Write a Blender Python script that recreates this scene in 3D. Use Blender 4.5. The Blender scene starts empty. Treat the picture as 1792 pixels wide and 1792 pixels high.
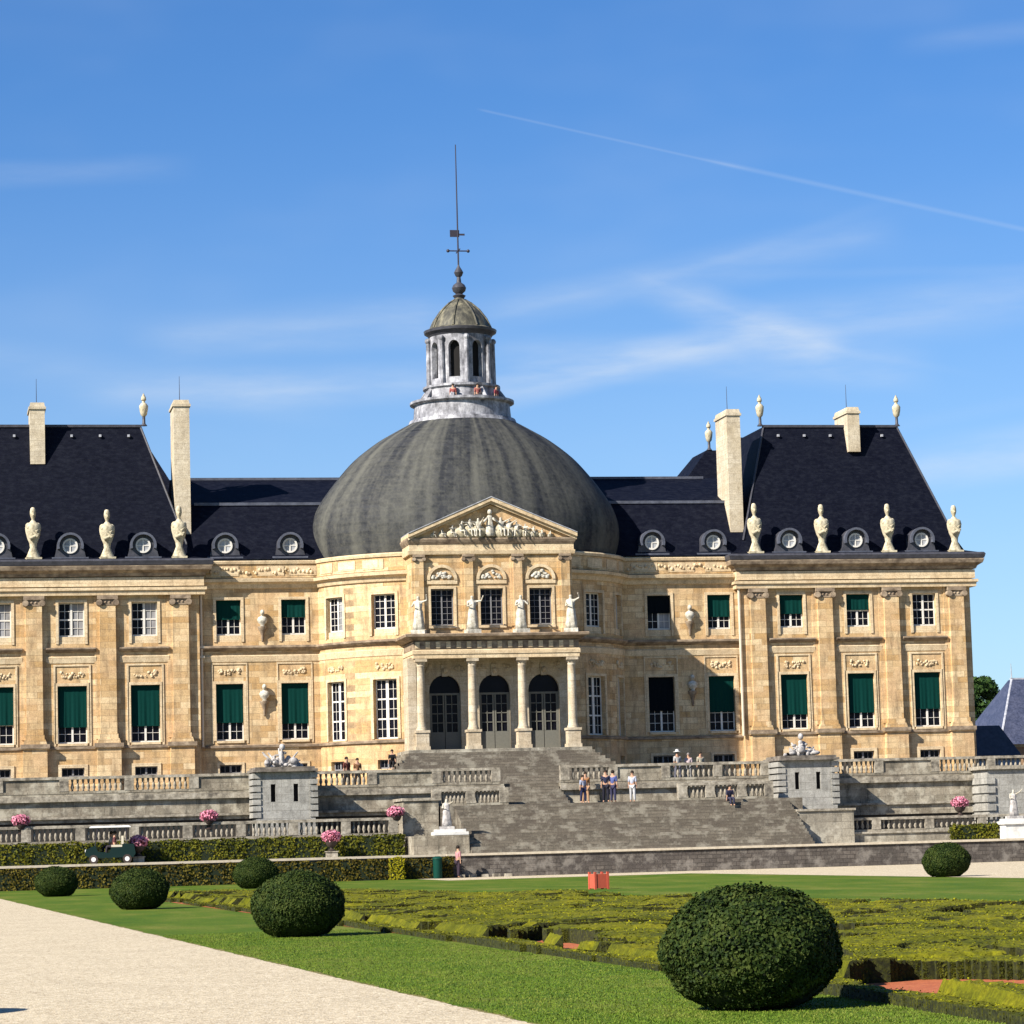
import bpy, math, random
import numpy as np
from mathutils import Vector, Matrix
R_ = math.radians
random.seed(7)
rng = np.random.default_rng(7)
sc = bpy.context.scene
COL = sc.collection

# ------------------------------------------------------------------ camera
CAM_P = Vector((-32.975, -180.89, 1.72)); YAW, PITCH, ROLL, FPX = .1942, .1108, .0271, 5203.
Fv = Vector((math.sin(YAW)*math.cos(PITCH), math.cos(YAW)*math.cos(PITCH), math.sin(PITCH)))
R0 = Vector((math.cos(YAW), -math.sin(YAW), 0)); U0 = R0.cross(Fv)
Rv = R0*math.cos(ROLL)-U0*math.sin(ROLL); Uv = U0*math.cos(ROLL)+R0*math.sin(ROLL)
cam_d = bpy.data.cameras.new('camera'); cam = bpy.data.objects.new('camera', cam_d); COL.objects.link(cam)
cam.matrix_world = Matrix(((Rv.x, Uv.x, -Fv.x, CAM_P.x), (Rv.y, Uv.y, -Fv.y, CAM_P.y), (Rv.z, Uv.z, -Fv.z, CAM_P.z), (0, 0, 0, 1)))
cam_d.sensor_width = 36; cam_d.lens = FPX/1792*36; cam_d.clip_start = .5; cam_d.clip_end = 9000
sc.camera = cam
def pix_dir(u, v): return (Fv+Rv*((u-896)/FPX)+Uv*((896-v)/FPX)).normalized()

# ------------------------------------------------------------------ light
SUN_AZ, SUN_EL = 60., 35.          # direction the light travels, from +Y towards +X
s = Vector((math.sin(R_(SUN_AZ))*math.cos(R_(SUN_EL)), math.cos(R_(SUN_AZ))*math.cos(R_(SUN_EL)), -math.sin(R_(SUN_EL))))
sun_d = bpy.data.lights.new('sun', 'SUN'); sun_d.energy = 5.0; sun_d.angle = R_(.5); sun_d.color = (1, .93, .82)
sun = bpy.data.objects.new('sun', sun_d); COL.objects.link(sun)
sun.rotation_euler = s.to_track_quat('-Z', 'Y').to_euler(); sun.location = (-60, -60, 80)
sc.view_settings.view_transform = 'Standard'; sc.view_settings.look = 'None'
sc.view_settings.exposure = 1.15; sc.view_settings.gamma = 1
sc.cycles.use_denoising = True
sc.cycles.max_bounces = 6

world = bpy.data.worlds.new('World'); sc.world = world; world.use_nodes = True
def build_world():
    nt = world.node_tree; N = nt.nodes; L = nt.links; N.clear()
    out = N.new('ShaderNodeOutputWorld'); bg = N.new('ShaderNodeBackground'); L.new(bg.outputs[0], out.inputs[0])
    bg.inputs[1].default_value = .070
    sky = N.new('ShaderNodeTexSky'); sky.sky_type = 'NISHITA'; sky.sun_disc = False
    sky.sun_elevation = R_(SUN_EL); sky.sun_rotation = R_(180+SUN_AZ)
    sky.air_density = 1.0; sky.dust_density = .25; sky.ozone_density = 2.6; sky.altitude = 120
    hs = N.new('ShaderNodeHueSaturation'); hs.inputs['Saturation'].default_value = 1.12; hs.inputs['Value'].default_value = 1.0
    L.new(sky.outputs[0], hs.inputs['Color'])
    tint = N.new('ShaderNodeMix'); tint.data_type = 'RGBA'; tint.blend_type = 'MULTIPLY'; tint.inputs[0].default_value = 1; L.new(hs.outputs[0], tint.inputs[6]); tint.inputs[7].default_value = (.435, .655, .91, 1)
    tc = N.new('ShaderNodeTexCoord')
    def m(op, a, b=None, c=None):
        n = N.new('ShaderNodeMath'); n.operation = op
        for i, x in enumerate((a, b, c)):
            if x is None: continue
            if hasattr(x, 'is_linked'): L.new(x, n.inputs[i])
            else: n.inputs[i].default_value = x
        return n.outputs[0]
    def dot(v):
        n = N.new('ShaderNodeVectorMath'); n.operation = 'DOT_PRODUCT'; L.new(tc.outputs['Generated'], n.inputs[0]); n.inputs[1].default_value = v; return n.outputs['Value']
    def smooth(x, a, b):
        n = N.new('ShaderNodeMapRange'); n.interpolation_type = 'SMOOTHSTEP'; L.new(x, n.inputs[0]); n.inputs[1].default_value = a; n.inputs[2].default_value = b; return n.outputs[0]
    def noise(scale, det, stretch=(1, 1, 3), w=0):
        mp = N.new('ShaderNodeMapping'); L.new(tc.outputs['Generated'], mp.inputs[0]); mp.inputs['Scale'].default_value = stretch; mp.inputs['Location'].default_value = (w, w*.7, 0)
        n = N.new('ShaderNodeTexNoise'); L.new(mp.outputs[0], n.inputs['Vector']); n.inputs['Scale'].default_value = scale; n.inputs['Detail'].default_value = det; n.inputs['Roughness'].default_value = .6
        return n.outputs[0]
    fine = noise(26, 6, (1, 1, 5)); broad = noise(7, 3, (1, 1, 2.5), 3)
    total = None
    def arc(p0, p1, wid, soft0, soft1, amp, tex=None):
        a, b = pix_dir(*p0), pix_dir(*p1); n = a.cross(b).normalized(); t = (b-a).normalized()
        d = m('ABSOLUTE', dot(tuple(n)))
        if tex is not None: d = m('ADD', d, m('MULTIPLY', m('SUBTRACT', tex, .5), wid*1.6))
        k = m('SUBTRACT', 1, smooth(d, 0, wid))
        al = dot(tuple(t)); ta, tb = t.dot(a), t.dot(b)
        k = m('MULTIPLY', k, smooth(al, ta-soft0, ta+soft0*.5)); k = m('MULTIPLY', k, m('SUBTRACT', 1, smooth(al, tb-soft1*.3, tb+soft1)))
        if tex is not None: k = m('MULTIPLY', k, m('MULTIPLY_ADD', fine, 1.3, -.1))
        return m('MULTIPLY', k, amp)
    parts = [
        arc((845, 193), (1280, 290), .0007, .003, .01, .085), arc((1260, 285), (1900, 425), .0013, .01, .05, .095),
        arc((300, 590), (760, 560), .012, .02, .02, .24, broad), arc((200, 690), (800, 665), .010, .02, .02, .24, broad),
        arc((870, 690), (1330, 575), .008, .01, .02, .32, broad), arc((860, 545), (1500, 415), .010, .02, .02, .2, broad),
        arc((1180, 520), (1440, 610), .009, .02, .01, .34, broad), arc((1330, 575), (1900, 505), .012, .02, .05, .24, broad),
        arc((1590, 825), (1900, 770), .011, .02, .05, .34, broad), arc((1640, 70), (1900, 40), .006, .02, .03, .12, broad),
        arc((-80, 310), (260, 295), .006, .03, .02, .12, broad), arc((900, 620), (1560, 640), .010, .02, .02, .22, broad),
        arc((-60, 620), (500, 700), .012, .02, .03, .12, broad)]
    parts += [arc(a_, b_, w_, .015, .03, k_*.5) for a_, b_, w_, k_ in (((1130, 488), (1440, 602), .0022, .07), ((900, 688), (1260, 604), .0018, .08), ((1260, 604), (1560, 566), .003, .06), ((1330, 482), (1850, 468), .0026, .07), ((1400, 600), (1600, 636), .0024, .07), ((860, 556), (1290, 448), .0024, .06), ((360, 574), (730, 556), .0030, .06), ((1080, 520), (1500, 372), .003, .05), ((420, 690), (860, 664), .002, .07), ((1500, 760), (1860, 690), .004, .05))]
    for q in parts: total = q if total is None else m('ADD', total, q)
    haze = m('MULTIPLY', smooth(broad, .45, .8), .07); total = m('ADD', total, haze)
    veil = m('MULTIPLY', m('SUBTRACT', 1, smooth(dot((0, 0, 1)), .0, .26)), .30); total = m('ADD', total, veil)
    total = m('MINIMUM', total, .8)
    mix = N.new('ShaderNodeMix'); mix.data_type = 'RGBA'; L.new(total, mix.inputs[0]); L.new(tint.outputs[2], mix.inputs[6]); mix.inputs[7].default_value = (5.2, 5.6, 6.0, 1)
    L.new(mix.outputs[2], bg.inputs[0])
build_world()

# ------------------------------------------------------------------ materials
AK = .87
def mat_base(name, rough=.8):
    m = bpy.data.materials.new(name); m.use_nodes = True
    b = m.node_tree.nodes['Principled BSDF']; b.inputs['Roughness'].default_value = rough
    b.inputs['Specular IOR Level'].default_value = .3
    return m, m.node_tree.nodes, m.node_tree.links, b
def nnoise(N, L, vec, scale, det=4, rough=.6, dist=0):
    n = N.new('ShaderNodeTexNoise'); n.inputs['Scale'].default_value = scale; n.inputs['Detail'].default_value = det; n.inputs['Roughness'].default_value = rough; n.inputs['Distortion'].default_value = dist
    L.new(vec, n.inputs['Vector']); return n.outputs[0]
def nramp(N, L, fac, stops):
    r = N.new('ShaderNodeValToRGB'); e = r.color_ramp.elements
    while len(e) < len(stops): e.new(.5)
    for i, (p, c) in enumerate(stops): e[i].position = p; e[i].color = (*c, 1)
    L.new(fac, r.inputs[0]); return r.outputs[0]
def nmix(N, L, fac, a, b, mode='MIX'):
    n = N.new('ShaderNodeMix'); n.data_type = 'RGBA'; n.blend_type = mode
    for i, x in ((0, fac), (6, a), (7, b)):
        if hasattr(x, 'is_linked'): L.new(x, n.inputs[i])
        elif i == 0: n.inputs[0].default_value = x
        else: n.inputs[i].default_value = (*x, 1)
    return n.outputs[2]
def nmap(N, L, scale=(1, 1, 1), src='Object'):
    tc = N.new('ShaderNodeTexCoord'); mp = N.new('ShaderNodeMapping'); mp.inputs['Scale'].default_value = scale
    L.new(tc.outputs[src], mp.inputs[0]); return mp.outputs[0]
def nbump(N, L, b, h, strength=.3, dist=.05):
    n = N.new('ShaderNodeBump'); n.inputs['Strength'].default_value = strength; n.inputs['Distance'].default_value = dist; L.new(h, n.inputs['Height']); L.new(n.outputs[0], b.inputs['Normal'])
def xz(N, L):
    tc = N.new('ShaderNodeTexCoord'); sp = N.new('ShaderNodeSeparateXYZ'); L.new(tc.outputs['Object'], sp.inputs[0])
    ad = N.new('ShaderNodeMath'); L.new(sp.outputs[0], ad.inputs[0]); L.new(sp.outputs[1], ad.inputs[1])
    cb = N.new('ShaderNodeCombineXYZ'); L.new(ad.outputs[0], cb.inputs[0]); L.new(sp.outputs[2], cb.inputs[1]); return cb.outputs[0]

def ashlar(name, c1, c2, c3, mortar, bw=.95, rh=.37, stain=(.16, .12, .08), stain_amt=.35, ms=.012, rough=.85, bump=.25, lichen=None):
    c1, c2, c3, mortar, stain = [tuple(x*AK for x in c) for c in (c1, c2, c3, mortar, stain)]
    if lichen: lichen = (lichen[0]*AK, lichen[1]*AK, lichen[2]*AK, lichen[3])
    m, N, L, b = mat_base(name, rough)
    v = xz(N, L); ob = nmap(N, L)
    br = N.new('ShaderNodeTexBrick'); L.new(v, br.inputs['Vector']); br.inputs['Scale'].default_value = 1
    br.inputs['Brick Width'].default_value = bw; br.inputs['Row Height'].default_value = rh; br.inputs['Mortar Size'].default_value = ms; br.inputs['Mortar Smooth'].default_value = .3
    br.inputs['Color1'].default_value = (*c1, 1); br.inputs['Color2'].default_value = (*c2, 1); br.inputs['Mortar'].default_value = (*mortar, 1); br.inputs['Bias'].default_value = -.1
    big = nnoise(N, L, nmap(N, L, (.55, .55, .8)), 1.0, 3)
    f = nramp(N, L, big, [(.45, (0, 0, 0)), (.68, (1, 1, 1))])
    col = nmix(N, L, f, br.outputs['Color'], c3)
    st = nnoise(N, L, nmap(N, L, (1.4, 1.4, .32)), 1.6, 6, .65)
    sf = nramp(N, L, st, [(.48, (0, 0, 0)), (.74, (stain_amt,)*3)])
    col = nmix(N, L, sf, col, stain)
    gr = nnoise(N, L, ob, 14, 4, .7)
    col = nmix(N, L, .6, col, nramp(N, L, gr, [(.34, (.5, .48, .46)), (.6, (1.03, 1.03, 1.03))]), 'MULTIPLY')
    pt = nnoise(N, L, nmap(N, L, (1, 1, 1.6)), 2.6, 5, .7); col = nmix(N, L, .5, col, nramp(N, L, pt, [(.36, (.68, .66, .64)), (.6, (1.05, 1.05, 1.04))]), 'MULTIPLY')
    if lichen:
        li = nnoise(N, L, ob, 1.1, 6, .7); lf = nramp(N, L, li, [(.5, (0, 0, 0)), (.62, (lichen[3],)*3)]); col = nmix(N, L, lf, col, lichen[:3])
    L.new(col, b.inputs['Base Color'])
    nbump(N, L, b, gr, bump, .03)
    return m
def noisy(name, cols, scale=3, rough=.85, stretch=(1, 1, 1), det=6, bump=.3, bd=.03, bscale=None, fine=None):
    cols = [tuple(x*AK for x in c) for c in cols]
    m, N, L, b = mat_base(name, rough); v = nmap(N, L, stretch)
    n = nnoise(N, L, v, scale, det, .65); k = len(cols)
    col = nramp(N, L, n, [(.32+.36*i/(k-1), c) for i, c in enumerate(cols)])
    if fine:
        g = nnoise(N, L, nmap(N, L), fine, 3, .7); col = nmix(N, L, .6, col, nramp(N, L, g, [(.35, (.35,)*3), (.65, (1, 1, 1))]), 'MULTIPLY')
    L.new(col, b.inputs['Base Color'])
    if bump: nbump(N, L, b, nnoise(N, L, nmap(N, L), bscale or scale*6, 4, .7), bump, bd)
    return m
def plain(name, c, rough=.6, metal=0, spec=.3):
    c = tuple(x*.85 for x in c)
    m, N, L, b = mat_base(name, rough); b.inputs['Metallic'].default_value = metal; b.inputs['Specular IOR Level'].default_value = spec
    n = nnoise(N, L, nmap(N, L), 9, 4, .6); col = nmix(N, L, .5, (*c,), nramp(N, L, n, [(.3, (.72,)*3), (.7, (1, 1, 1))]), 'MULTIPLY'); L.new(col, b.inputs['Base Color']); return m

M = {}
M['stone'] = ashlar('cream_limestone', (.55, .35, .155), (.82, .64, .39), (.64, .43, .235), (.34, .235, .13), stain=(.20, .145, .085), stain_amt=.8)
M['trim'] = ashlar('pale_trim_stone', (.70, .55, .35), (.78, .64, .43), (.66, .50, .31), (.46, .34, .20), 1.4, .5, stain=(.26, .19, .11), stain_amt=.55)
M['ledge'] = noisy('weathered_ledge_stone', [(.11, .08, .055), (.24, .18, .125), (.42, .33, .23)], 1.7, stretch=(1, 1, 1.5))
M['portico'] = ashlar('portico_stone', (.56, .47, .34), (.64, .56, .43), (.5, .4, .27), (.38, .3, .2), 1.1, .45, stain=(.2, .16, .11), stain_amt=.5)
M['statue'] = noisy('statue_stone', [(.36, .32, .24), (.58, .54, .45), (.72, .69, .61)], 3.5, fine=9)
M['term'] = noisy('pale_term_stone', [(.30, .255, .165), (.56, .49, .34), (.70, .63, .46)], 2.6, fine=7)
M['chimney'] = ashlar('chimney_stone', (.58, .50, .37), (.68, .60, .46), (.55, .46, .32), (.48, .41, .29), .7, .33, ms=.016, stain_amt=.4)
M['terrace'] = ashlar('grey_terrace_stone', (.30, .27, .215), (.40, .365, .29), (.25, .225, .18), (.15, .13, .10), 1.0, .4, stain=(.07, .065, .055), stain_amt=.85, lichen=(.47, .44, .36, .75), bump=.5)
M['terrace_pale'] = ashlar('pale_terrace_stone', (.26, .23, .175), (.38, .335, .26), (.21, .178, .135), (.13, .11, .085), 1.1, .42, stain=(.05, .046, .036), stain_amt=.95, lichen=(.54, .50, .40, .55), bump=.5)
M['rubble'] = ashlar('dark_retaining_stone', (.09, .078, .068), (.15, .13, .112), (.075, .064, .058), (.045, .038, .034), .42, .21, stain=(.05, .045, .04), stain_amt=.7, lichen=(.26, .235, .205, .6), bump=.7, ms=.018)
M['moat_shade'] = noisy('moat_shade_stone', [(.012, .011, .010), (.04, .035, .03)], 1.5)  # near-black tone paints the moat's shadow onto the wall base
M['steps'] = ashlar('worn_step_stone', (.15, .128, .098), (.22, .19, .148), (.13, .108, .085), (.08, .07, .055), 1.3, .17, stain=(.10, .088, .07), stain_amt=.7, lichen=(.38, .35, .28, .5), bump=.5)
M['cap'] = noisy('coping_stone', [(.12, .105, .085), (.34, .30, .235), (.52, .475, .39)], 2.2, fine=7)
M['court'] = noisy('court_gravel', [(.15, .125, .095), (.22, .19, .14)], 3)
M['gravel_light'] = noisy('terrace_gravel', [(.42, .36, .27), (.56, .49, .38)], 6)

def slate():
    m, N, L, b = mat_base('blue_black_slate', .65); b.inputs['Specular IOR Level'].default_value = .07
    v = xz(N, L); br = N.new('ShaderNodeTexBrick'); L.new(v, br.inputs['Vector']); br.inputs['Scale'].default_value = 1
    br.inputs['Brick Width'].default_value = .24; br.inputs['Row Height'].default_value = .14; br.inputs['Mortar Size'].default_value = .006
    br.inputs['Color1'].default_value = (.0016, .0024, .0075, 1); br.inputs['Color2'].default_value = (.0034, .0044, .0110, 1); br.inputs['Mortar'].default_value = (.002, .002, .004, 1)
    n = nnoise(N, L, nmap(N, L, (1, 1, .5)), .9, 6, .7)
    col = nmix(N, L, nramp(N, L, n, [(.4, (0, 0, 0)), (.75, (.5,)*3)]), br.outputs['Color'], (.0055, .0068, .0135))
    g = nnoise(N, L, nmap(N, L), 5, 3, .8); col = nmix(N, L, nramp(N, L, g, [(.70, (0, 0, 0)), (.84, (.25,)*3)]), col, (.024, .026, .032))
    q = nnoise(N, L, nmap(N, L, (1, 1, 2.2)), 2.4, 7, .75); col = nmix(N, L, nramp(N, L, q, [(.46, (0, 0, 0)), (.72, (.8,)*3)]), col, (.0125, .0145, .0225))
    L.new(col, b.inputs['Base Color']); nbump(N, L, b, br.outputs['Fac'], .25, .02); return m
M['slate'] = slate()
def dome_mat():
    m, N, L, b = mat_base('lichen_streaked_dome_slate', .7); b.inputs['Specular IOR Level'].default_value = .15
    tc = N.new('ShaderNodeTexCoord'); sp = N.new('ShaderNodeSeparateXYZ'); L.new(tc.outputs['Object'], sp.inputs[0])
    y2 = N.new('ShaderNodeMath'); y2.operation = 'SUBTRACT'; L.new(sp.outputs[1], y2.inputs[0]); y2.inputs[1].default_value = 2.2
    at = N.new('ShaderNodeMath'); at.operation = 'ARCTAN2'; L.new(sp.outputs[0], at.inputs[0]); L.new(y2.outputs[0], at.inputs[1])
    cb = N.new('ShaderNodeCombineXYZ'); L.new(at.outputs[0], cb.inputs[0]); L.new(sp.outputs[2], cb.inputs[1])
    mp = N.new('ShaderNodeMapping'); mp.inputs['Scale'].default_value = (5.2, .07, 1); L.new(cb.outputs[0], mp.inputs[0])
    st = nnoise(N, L, mp.outputs[0], 1.35, 4, .55)
    gr = nnoise(N, L, nmap(N, L), 3.2, 8, .75)
    br = N.new('ShaderNodeTexBrick'); L.new(xz(N, L), br.inputs['Vector']); br.inputs['Scale'].default_value = 1; br.inputs['Brick Width'].default_value = .3; br.inputs['Row Height'].default_value = .2; br.inputs['Mortar Size'].default_value = .01
    br.inputs['Color1'].default_value = (.013, .015, .019, 1); br.inputs['Color2'].default_value = (.027, .029, .034, 1); br.inputs['Mortar'].default_value = (.03, .03, .03, 1)
    ad = N.new('ShaderNodeMath'); ad.operation = 'MULTIPLY_ADD'; L.new(gr, ad.inputs[0]); ad.inputs[1].default_value = .6; L.new(st, ad.inputs[2])
    f = nramp(N, L, ad.outputs[0], [(.66, (0, 0, 0)), (1.06, (.62,)*3)])
    col = nmix(N, L, f, br.outputs['Color'], (.125, .123, .102))
    L.new(col, b.inputs['Base Color']); nbump(N, L, b, gr, .3, .05); return m
M['dome'] = dome_mat()
M['lead'] = noisy('grey_lead', [(.20, .21, .24), (.36, .37, .41), (.50, .51, .54)], 3, .5)
M['lead_mid'] = noisy('tarnished_lead', [(.05, .055, .075), (.11, .12, .155)], 2, .5)
M['lead_dark'] = noisy('dark_lead', [(.035, .036, .045), (.07, .07, .085)], 3, .45)
M['lantern'] = noisy('stained_white_lead', [(.07, .07, .08), (.30, .30, .33), (.58, .58, .61)], 1.9, .6, stretch=(1, 1, .5), fine=5)
M['lantern_cap'] = noisy('lantern_cap_slate', [(.03, .03, .027), (.085, .08, .06), (.22, .20, .135)], 2.6, .6, stretch=(1, 1, .3))
M['iron'] = plain('dark_iron', (.04, .035, .05), .5)
M['blind_shaded'] = plain('shaded_green_canvas', (.002, .005, .008), .85, 0, .08)  # green blind canvas with the cast shadow on the wing painted in
M['white_paint'] = plain('white_window_paint', (.72, .69, .63), .6)
M['grey_paint'] = plain('grey_window_paint', (.20, .20, .21), .6)
M['grey_door'] = plain('grey_door_paint', (.17, .165, .14), .7, 0, .1)
M['blind'] = plain('dark_green_canvas', (.0006, .034, .028), .85, 0, .08)
M['pipe'] = plain('pale_drainpipe', (.62, .54, .42), .5)
def glass(name, c, rough=.08):
    m, N, L, b = mat_base(name, rough); b.inputs['Specular IOR Level'].default_value = .09
    n = nnoise(N, L, nmap(N, L, (1, 1, .6)), 1.7, 2); L.new(nramp(N, L, n, [(.3, tuple(x*.5 for x in c)), (.7, c)]), b.inputs['Base Color']); return m
M['glass'] = glass('dark_window_glass', (.006, .006, .011), .25)
M['glass_curtain'] = glass('glass_over_pale_curtain', (.30, .30, .31), .4)
M['dark'] = plain('dark_opening', (.008, .007, .007), .9)

def leaf_mat(name, cols, scale=3, trans=.0, rough=.7):
    cols = [tuple(x*.8 for x in c) for c in cols]
    m, N, L, b = mat_base(name, rough); b.inputs['Specular IOR Level'].default_value = .1
    n = nnoise(N, L, nmap(N, L), scale, 5, .7); k = len(cols)
    oi = N.new('ShaderNodeNewGeometry'); r = oi.outputs['Random Per Island']
    ad = N.new('ShaderNodeMath'); ad.operation = 'MULTIPLY_ADD'; L.new(r, ad.inputs[0]); ad.inputs[1].default_value = .3; L.new(n, ad.inputs[2])
    L.new(nramp(N, L, ad.outputs[0], [(.38+.5*i/(k-1), c) for i, c in enumerate(cols)]), b.inputs['Base Color'])
    return m
M['yew'] = leaf_mat('dark_yew_leaf', [(.004, .011, .002), (.015, .031, .005), (.036, .055, .009), (.058, .075, .015)], 4)
M['yew_core'] = plain('yew_core', (.008, .016, .005), .9)
M['hedge'] = leaf_mat('olive_hedge_leaf', [(.030, .028, .003), (.075, .085, .006), (.15, .135, .012)], 1.2)
M['hedge_rust'] = leaf_mat('rusty_hedge_leaf', [(.028, .018, .004), (.075, .060, .008), (.13, .105, .012)], .9)
M['sunlit_hedge'] = leaf_mat('sunlit_hedge_leaf', [(.20, .17, .006), (.38, .34, .012)], 4)  # sunlight on the hedge end put into the leaf colour
M['tree'] = leaf_mat('tree_leaf', [(.010, .028, .007), (.028, .062, .014), (.05, .09, .02)], .35)
M['bark'] = noisy('bark', [(.03, .02, .012), (.08, .055, .035)], 4)
M['pink'] = leaf_mat('pink_geranium', [(.42, .07, .13), (.66, .22, .32), (.80, .42, .50)], 8)
M['box'] = leaf_mat('yellow_green_box', [(.075, .088, .002), (.175, .18, .003), (.30, .28, .006)], 1.3)

def grass_mat():
    m, N, L, b = mat_base('mown_lawn', .9); b.inputs['Specular IOR Level'].default_value = .1
    v = nmap(N, L, (1, .30, 1)); big = nnoise(N, L, v, .55, 5, .6); fine = nnoise(N, L, nmap(N, L, (1, .35, 1)), 16, 5, .8); mid = nnoise(N, L, nmap(N, L, (1, .5, 1)), 3, 4, .6)
    col = nramp(N, L, big, [(.33, (.055, .108, .009)), (.5, (.086, .132, .013)), (.68, (.145, .160, .030))])
    col = nmix(N, L, .75, col, nramp(N, L, fine, [(.36, (.45, .5, .35)), (.62, (1.1, 1.1, 1.0))]), 'MULTIPLY')
    col = nmix(N, L, .4, col, nramp(N, L, mid, [(.35, (.7, .7, .6)), (.65, (1.1, 1.1, 1))]), 'MULTIPLY')
    L.new(col, b.inputs['Base Color']); nbump(N, L, b, fine, .5, .03); return m
M['grass'] = grass_mat()
M['dry_edge'] = noisy('dry_grass_edge', [(.10, .09, .02), (.20, .17, .045), (.30, .24, .09)], 9, .95, fine=30)
M['blade'] = leaf_mat('grass_blade', [(.060, .125, .009), (.11, .170, .014), (.19, .205, .04)], 1.0)
def gravel_mat():
    m, N, L, b = mat_base('pale_gravel', .95); b.inputs['Specular IOR Level'].default_value = .1
    ob = nmap(N, L); vo = N.new('ShaderNodeTexVoronoi'); vo.inputs['Scale'].default_value = 38; L.new(ob, vo.inputs['Vector'])
    hs = N.new('ShaderNodeSeparateColor'); L.new(vo.outputs['Color'], hs.inputs[0])
    col = nramp(N, L, hs.outputs[0], [(0, (.24, .19, .12)), (.25, (.45, .38, .27)), (.8, (.54, .47, .345)), (1, (.64, .58, .46))])
    f = nnoise(N, L, nmap(N, L, (1, .5, 1)), 1.2, 6, .7); col = nmix(N, L, .5, col, nramp(N, L, f, [(.35, (.80, .78, .75)), (.6, (1.05, 1.04, 1.02))]), 'MULTIPLY')
    g = nnoise(N, L, nmap(N, L, (1, .45, 1)), 9, 5, .8); col = nmix(N, L, .55, col, nramp(N, L, g, [(.38, (.62, .60, .58)), (.55, (1.03, 1.02, 1.0))]), 'MULTIPLY')
    L.new(col, b.inputs['Base Color']); nbump(N, L, b, vo.outputs['Distance'], .5, .02); return m
M['gravel'] = gravel_mat()
M['brick_dust'] = noisy('crushed_brick', [(.40, .095, .035), (.54, .17, .065)], 5, .95, fine=30)
M['terracotta'] = plain('red_planter', (.50, .10, .06), .8, 0, .1)
M['urn'] = plain('dark_urn', (.05, .035, .03), .6)
M['bin'] = plain('green_bin', (.003, .05, .036), .6, 0, .15)

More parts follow.
